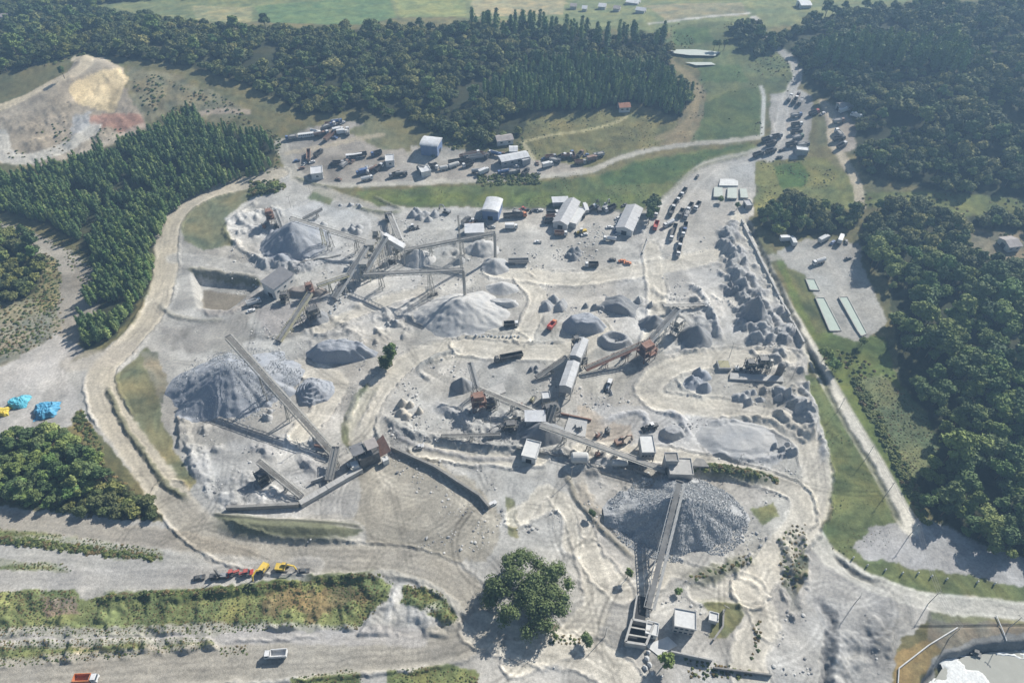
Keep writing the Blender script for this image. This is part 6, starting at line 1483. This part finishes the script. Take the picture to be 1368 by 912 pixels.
V('semi', 'dark', 679, 480, 200, 'black semi tipper truck on the central floor', None, 'dark'); V('trailer', 'grey', 696, 352, 2, 'long grey trailer body behind the upper drop chute')
V('tipper', 'white', 790, 356, 180, 'tipper truck with dark body near the round rubble heap', None, 'dark'); V('tipper', 'orange', 737, 437, 62, 'red tipper truck on the slope left of the grey heap', None, 'red'); V('tanker', 'white', 814, 322, 170, 'white tank truck in front of the office')
V('pickup', 'white', 719, 324, 175, 'white pickup crossing the open floor below the long shed'); V('tipper', 'white', 683, 436, 5, 'white tipper beside the broad pale cone', None, 'dark'); V('car', 'white', 684, 404, 0, 'small white van right of the pale wedge heap')
V('loader', 'white', 813, 516, 250, 'wheel loader digging at a small heap in mid floor'); V('loader', 'dark', 869, 573, 200, 'dark wheel loader in the curved grey bay'); V('tipper', 'dark', 664, 579, 32, 'dark tipper parked left of the transfer shed', None, 'grey')
V('loader', 'grey', 551, 306, 20, 'grey loader near the heap below the meadow'); V('excavator', 'grey', 597, 284, 150, 'grey excavator near the meadow edge'); V('car', 'white', 657, 674, 30, 'white car beside the end of the retaining wall'); V('pickup', 'white', 560, 598, 10, 'white pickup on the road above the retaining wall')
V('excavator', 'brown', 828, 592, 20, 'brown excavator on the scrap heap'); V('car', 'orange', 838, 353, 0, 'orange car left behind the queue road'); V('car', 'orange', 831, 350, 10, 'orange machine part heap beside the orange car'); V('car', 'dark', 818, 348, 0, 'dark car left of the orange cars')
V('tanker', 'white', 1093, 352, 200, 'white tank truck beside the small silty pond'); V('car', 'dark', 1133, 346, 20, 'dark car at the wood edge above the ponds'); V('car', 'dark', 342, 411, 30, 'dark car by the sump pit'); V('car', 'white', 336, 416, 30, 'white van by the sump pit'); V('tipper', 'white', 340, 406, 30, 'white truck by the sump pit', None, 'white')
# machinery parked along the lower scrub bank
V('car', 'dark', 267, 772, 10, 'dark car at the left end of the parked machine row'); V('drill', 'dark', 288, 771, 5, 'dark drill rig with upright mast in the machine row'); V('drill', 'grey', 299, 770, 180, 'grey drill rig beside the dark one'); V('tractor', 'red', 314, 766, 20, 'red tractor in the parked machine row'); V('tractor', 'red', 328, 767, 190, 'second red tractor right of the first')
V('excavator', 'yellow', 352, 763, 250, 'yellow excavator with arm towards the scrub'); V('excavator', 'yellow', 378, 760, 355, 'yellow and white excavator reaching right'); V('car', 'dark', 406, 763, 5, 'dark car at the right end of the parked machine row')
# trucks queueing at the weighbridge
r6 = random.Random(5)
for i, (zx, zy, a, k, c, c2) in enumerate([(405, 268, 60, 'car', 'dark', None), (300, 395, 240, 'tipper', 'white', 'dark'), (270, 435, 240, 'tipper', 'white', 'dark'), (232, 490, 245, 'tipper', 'white', 'dark'), (210, 545, 245, 'tipper', 'dark', 'dark'), (280, 555, 245, 'tipper', 'dark', 'dark'), (348, 508, 240, 'tipper', 'white', 'dark'), (405, 500, 240, 'tipper', 'white', 'dark'), (325, 565, 245, 'tipper', 'grey', 'grey'), (97, 552, 250, 'tipper', 'white', 'dark'), (90, 650, 250, 'tipper', 'red', 'red'), (187, 635, 215, 'tanker', 'white', None), (300, 695, 255, 'tipper', 'white', 'dark'), (275, 780, 255, 'tipper', 'white', 'dark'), (262, 848, 255, 'tipper', 'white', 'dark'), (312, 660, 255, 'tipper', 'blue', 'dark'), (222, 700, 250, 'semi', 'white', 'dark')]):
    lab = {0: 'dark car driving up the far end of the queue road', 10: 'red tipper truck alone in the queue lane', 11: 'white tank truck turning at the queue', 8: 'grey tipper truck in the queue by the settling tanks', 15: 'blue cabbed tipper truck at the queue head', 16: 'long semi tipper waiting on the queue road', 1: 'rearmost dark bodied tipper in the left queue lane', 2: 'second tipper from the rear in the left queue lane', 3: 'third tipper from the rear in the left queue lane', 4: 'front tipper of the left queue lane', 5: 'front dark tipper of the middle queue lane', 6: 'left one of two tippers beside the settling tanks', 7: 'right one of two tippers beside the settling tanks', 9: 'tipper truck passing the tree by the office wall', 12: 'second tipper from the rear in the queue tail', 13: 'tipper in the middle of the lower queue lane', 14: 'nearest tipper at the bottom end of the queue'}.get(i, 'dark bodied tipper truck queueing on the pale road to the settling tanks')
    V(k, c, 860 + zx / 5.7, 190 + zy / 5.7, a, lab, 'trucks queueing on the pale road', c2)
def lot(lst, z, x0, y0, labels, group, seed):
    q = random.Random(seed)
    for i, e in enumerate(lst):
        zx, zy = e[0], e[1]; k = e[2] if len(e) > 2 else q.choice(['tipper', 'tipper', 'tipper', 'box', 'tanker', 'pickup', 'pickup']); c = e[3] if len(e) > 3 else q.choice(['white', 'dark', 'grey', 'brown', 'blue', 'white', 'dark'])
        c2 = q.choice(['dark', 'grey', 'brown', 'dark']) if k in ('tipper', 'semi', 'trailer') else None
        a = e[4] if len(e) > 4 else q.choice([8, 15, 22, 35, 60, 195, 205, 340, 100])
        V(k, c, x0 + zx / z, y0 + zy / z, a, labels[k if k in labels else ''].format(c=c), group, c2)
LB = {'': '{c} truck parked in the left far yard', 'car': '{c} car parked in the left far yard', 'pickup': '{c} pickup parked in the left far yard', 'bus': '{c} bus parked in the left far yard', 'trailer': '{c} trailer parked in the left far yard', 'box': '{c} box truck parked in the left far yard', 'tanker': '{c} tank truck parked in the left far yard', 'semi': '{c} cabbed semi truck parked in the left far yard'}
lot([(110, 205), (225, 188, 'bus', 'white', 10), (330, 182), (300, 165), (390, 120), (360, 140), (440, 198), (470, 150), (540, 158), (500, 165), (230, 350), (320, 325), (210, 400), (190, 432, 'car'), (270, 385, 'car'), (470, 515, 'pickup'), (470, 400), (520, 405), (575, 380), (590, 345, 'bus', 'white', 12), (650, 470), (690, 455), (730, 445), (780, 435), (690, 518), (800, 355), (460, 85), (500, 85), (420, 395), (640, 340, 'trailer'), (1110, 450), (1180, 425), (1200, 335, 'car', 'green'), (900, 490), (950, 485, 'tanker'), (760, 325), (155, 375), (245, 335, 'trailer'), (410, 105), (360, 180), (420, 185, 'trailer')], 5.7, 370, 150, LB, 'vehicles in the left far yard', 3)
LC = {k: v.replace('left far yard', 'far yard below the brown field') for k, v in LB.items()}
lot([(40, 355, 'box', 'white'), (95, 330), (270, 292, 'semi'), (330, 315, 'tipper', 'white'), (395, 360), (440, 362, 'box', 'white'), (570, 368), (645, 366), (720, 368), (800, 372), (870, 318, 'box', 'white'), (890, 262), (850, 266), (800, 298), (920, 288), (1000, 256), (1040, 250), (1090, 246), (1170, 276), (1090, 300), (470, 250), (520, 245), (345, 250, 'semi'), (410, 265, 'trailer'), (620, 300, 'car'), (655, 320, 'pickup'), (1215, 250, 'tipper'), (560, 235, 'car'), (1130, 244), (965, 262), (370, 252, 'trailer'), (440, 250)], 5.07, 560, 160, LC, 'vehicles in the far yard below the field', 4)
LD = {k: v.replace('left far yard', 'yard around the workshops') for k, v in LB.items()}
lot([(40, 248), (15, 245), (345, 205, 'semi', 'orange'), (370, 185, 'tipper', 'brown'), (390, 160, 'tractor', 'red'), (320, 280, 'box', 'white', 0), (655, 326, 'tipper', 'white', 0), (585, 240, 'tipper', 'white', 10), (595, 215, 'tipper', 'white', 10), (600, 192, 'tipper', 'white', 10), (620, 170, 'pickup', 'white'), (795, 192, 'tipper'), (820, 155, 'box', 'white'), (865, 158, 'tipper'), (910, 158, 'excavator', 'dark'), (955, 150, 'excavator', 'grey'), (990, 158, 'tipper'), (795, 312, 'loader', 'yellow'), (815, 325, 'car'), (1045, 215, 'car', 'white', 20), (1050, 235, 'car', 'silver', 20), (1045, 255, 'car', 'white', 20), (1035, 278, 'car', 'white', 20), (1030, 308, 'car', 'blue', 20), (1035, 330, 'car', 'silver', 20), (985, 276, 'car', 'white', 5), (420, 160, 'car'), (460, 165, 'car', 'dark'), (490, 160, 'car', 'dark'), (515, 162, 'car'), (1085, 130, 'pickup'), (60, 250, 'loader', 'brown'), (120, 265, 'car', 'dark'), (190, 275, 'pickup', 'silver')], 5.07, 620, 250, {**LD, 'tractor': '{c} tractor in the yard around the workshops', 'excavator': '{c} excavator in the yard around the workshops', 'loader': '{c} loader in the yard around the workshops'}, 'vehicles around the workshops', 6)
LE = {k: v.replace('left far yard', 'upper right road yard') for k, v in LB.items()}
lot([(315, 300, 'tipper', 'white', 60), (385, 285, 'tipper', 'dark', 60), (365, 320, 'tipper', 'white', 60), (410, 340, 'tipper', 'dark', 240), (375, 465, 'tipper', 'blue', 0), (380, 552, 'tipper', 'white', 0), (375, 620, 'tipper', 'dark', 0), (390, 670, 'tipper', 'green', 15), (770, 520, 'tipper', 'brown', 0), (765, 630, 'tipper', 'white', 100), (775, 685, 'tipper', 'dark', 0), (800, 745, 'tipper', 'white', 30), (760, 600, 'car', 'white', 90), (140, 730, 'tipper', 'dark', 20), (150, 700, 'pickup', 'dark', 20), (190, 665, 'tipper', 'grey', 10), (135, 800, 'tipper', 'dark', 20), (240, 780, 'car', 'dark', 20), (220, 845, 'car', 'dark', 10), (20, 828, 'tipper', 'dark', 20), (330, 740, 'tipper', 'dark', 0), (440, 745, 'tipper', 'dark', 0), (560, 430, 'pickup', 'white', 30), (620, 440, 'pickup', 'white', 30), (540, 440, 'tipper', 'red', 20), (820, 420, 'box', 'white', 20), (880, 385, 'car', 'white', 30), (930, 470, 'box', 'white', 130), (100, 690, 'tipper', 'grey', 20)], 7.0, 1010, 90, LE, 'vehicles in the upper right road yard', 8)
CPL = ['leftmost white box truck', 'dark car at the left', 'silver box truck left of the gap', 'blue car right of the gap', 'white box truck in the middle', 'dark car at the right end', 'silver box truck in front of the left pair']
for i, (px, py) in enumerate([(1050, 322), (1060, 320), (1100, 322), (1112, 325), (1122, 322), (1130, 324), (1058, 325)]): V('car' if i % 2 else 'box', ['white', 'dark', 'silver', 'blue'][i % 4], px, py, 15 * i, CPL[i] + ' under the copse above the ponds', 'vehicles under the copse')
# ------------------------------------------------------------------ poles and wires
WOOD = mat('concrete_pole', (.42, .40, .36), .9, .15, 1)
PT = {}
def pole(px, py, h, label, arm=0.0, group='utility poles', sub_m=WOOD):
    x, y, z = GZ(px, py); t = thing('utility_pole', label, 'pole', (x, y, z), arm, group)
    MB().cyl((0, 0, -.5), (0, 0, h), .15, 8, .09).build('shaft', sub_m, t); mb = MB(); mb.beam((-1.1, 0, h - .4), (1.1, 0, h - .4), .14); mb.build('crossarm', sub_m, t)
    for k in (-1, 0, 1): MB().cyl((k * .95, 0, h - .35), (k * .95, 0, h - .05), .09, 6).build('insulator', DSTEEL, t)
    PT[(px, py)] = (Vector((x, y, z)), h, arm); return t
line = [(1052, 452), (1120, 548), (1157, 612), (1184, 660), (1214, 716), (1240, 806), (1268, 852)]
for i, p in enumerate(line): pole(p[0], p[1], 9.5, ['uppermost pole of the power line along the canal road', 'second pole from the top along the canal road', 'third pole from the top along the canal road', 'fourth pole from the top along the canal road', 'pole at the lower end of the canal road by the wood shadow', 'pole where the lower right road begins', 'pole on the bank above the foaming basin'][i], R(25))
for px, py, h, lab in [(984, 625, 9, 'lone pole above the vegetated bank right of the transfer house'), (763, 640, 9, 'pole left of the large storage tank'), (1140, 808, 8, 'dark pole standing in the lower right turning area'), (965, 822, 8, 'pole on the lawn beside the control building'), (389, 278, 9, 'pole left of the upper left works'), (416, 264, 10, 'pole at the head of the upper yard road'), (974, 478, 11, 'pole left of the small crushing unit'), (1058, 505, 9, 'pole right of the small crushing unit'), (656, 572, 8, 'pole left of the dark tipper'), (401, 600, 8, 'thin pole beside the long left conveyor'), (632, 306, 9, 'pole left of the workshop'), (808, 850, 8, 'lone pole left of the receiving hopper'), (1348, 838, 9, 'lone pole right of the basin bank')]:
    pole(px, py, h, lab, R(random.uniform(0, 180)))
WIRE = mat('wire', (.25, .25, .25), .5, .1, 1)
for i in range(len(line) - 1):
    (a, ha, ra), (b, hb, rb) = PT[line[i]], PT[line[i + 1]]; t = thing('power_wire', 'power wires between poles %s' % ['one and two along the canal road', 'two and three along the canal road', 'three and four along the canal road', 'four and five along the canal road', 'at the canal road end and the lower road', 'above the foaming basin'][i], 'wire', a)
    for k in (-1, 0, 1):
        o1 = Vector((math.cos(ra), math.sin(ra), 0)) * k * .95; mb = MB(a); P = a + o1 + Vector((0, 0, ha)); Q = b + o1 + Vector((0, 0, hb)); n = 8
        pts = [P.lerp(Q, j / n) - Vector((0, 0, 1.0 * (1 - (2 * j / n - 1) ** 2))) for j in range(n + 1)]
        for j in range(n): mb.beam(pts[j], pts[j + 1], .045)
        mb.build('strand', WIRE, t)
# white marker posts on the grass verge at lower right, pipe on the basin bank
for i, (px, py) in enumerate([(1139, 746), (1158, 756), (1182, 762), (1205, 766), (1226, 766), (1244, 770), (1264, 774), (1305, 778), (1328, 780)]):
    x, y, z = GZ(px, py); mb = MB(); mb.box(0, 0, .7, .45, .45, 1.8, 0, .8); o = mb.build('marker_post', WALLW); o.location = (x, y, z); tag(o, 'white marker post on the grass verge below the wood shadow', 'post', 'white marker posts')
def pipe(pts, r, m, label, sm=True):
    P = smooth_line(PW(pts), 5) if sm else [np.array(p) for p in PW(pts)]; c = P[0]; z = zat(*c); o = (c[0], c[1], z); mb = MB(o)
    for i in range(len(P) - 1): mb.cyl((P[i][0], P[i][1], zat(*P[i]) + r + .25), (P[i + 1][0], P[i + 1][1], zat(*P[i + 1]) + r + .25), r, 8)
    q = mb.build('pipeline', m); q.location = o; tag(q, label, 'pipe')
pipe([(1200, 1000), (1199, 912), (1200, 893), (1240, 862), (1279, 838)], .22, WALLW, 'pale pipe bending down the basin bank', False)
pipe([(1330, 822), (1340, 846), (1344, 856)], .2, WALLW, 'short pale pipe on the right of the basin bank', False)
pipe([(456, 341), (440, 345), (400, 358)], .3, STEEL, 'steel pipe in front of the sharp grey cone')
x, y, z = GZ(1308, 868); mb = MB(); mb.box(0, 0, .3, 3.4, 2.2, .6); mb.box(0, .2, 1.0, 1.6, 1.2, 1.0); o = mb.build('pump_raft', DSTEEL); o.location = (x, y, zb); o.rotation_euler[2] = R(-25); tag(o, 'dark pump raft at the basin edge', 'raft')
# loose oversized blocks lining the roads inside the works
q = random.Random(9)
for i in range(12):
    px, py = 636 + i * 5.2, 450.5 + q.uniform(-.6, .6); x, y, z = GZ(px, py); mb = MB(); ico(mb, (0, 0, .4), .7, .8, 80 + i, 1, .3); o = mb.build('boulder', ROCKM[1]); o.location = (x, y, z); tag(o, 'dark boulder in the row edging the central road', 'boulder', 'boulder row on the central road')
for i in range(16):
    f = i / 15; px, py = 428 + 50 * f + (4 if i % 2 else 0), 432 - 58 * f; x, y, z = GZ(px, py); mb = MB(); ico(mb, (0, 0, .4), .75, .8, 110 + i, 1, .3); o = mb.build('boulder', ROCKM[1]); o.location = (x, y, z); tag(o, 'dark boulder in the row right of the broad pale conveyor', 'boulder', 'boulder row by the pale conveyor')
# ------------------------------------------------------------------ haze: real air with even density
mb = MB(); mb.box(0, 5500, 121, 26000, 14000, 266); hz_ = mb.build('haze', None); hz_['kind'] = 'stuff'; hz_['label'] = 'thin blue grey morning haze over the whole valley'
hm = bpy.data.materials.new('haze_air'); hm.use_nodes = True; nt = hm.node_tree; nt.nodes.clear(); ho = nt.nodes.new('ShaderNodeOutputMaterial'); pv = nt.nodes.new('ShaderNodeVolumePrincipled')
pv.inputs['Color'].default_value = (.42, .68, 1.0, 1); pv.inputs['Density'].default_value = .00034; pv.inputs['Anisotropy'].default_value = .2
nt.links.new(pv.outputs[0], ho.inputs['Volume']); hz_.data.materials.append(hm)
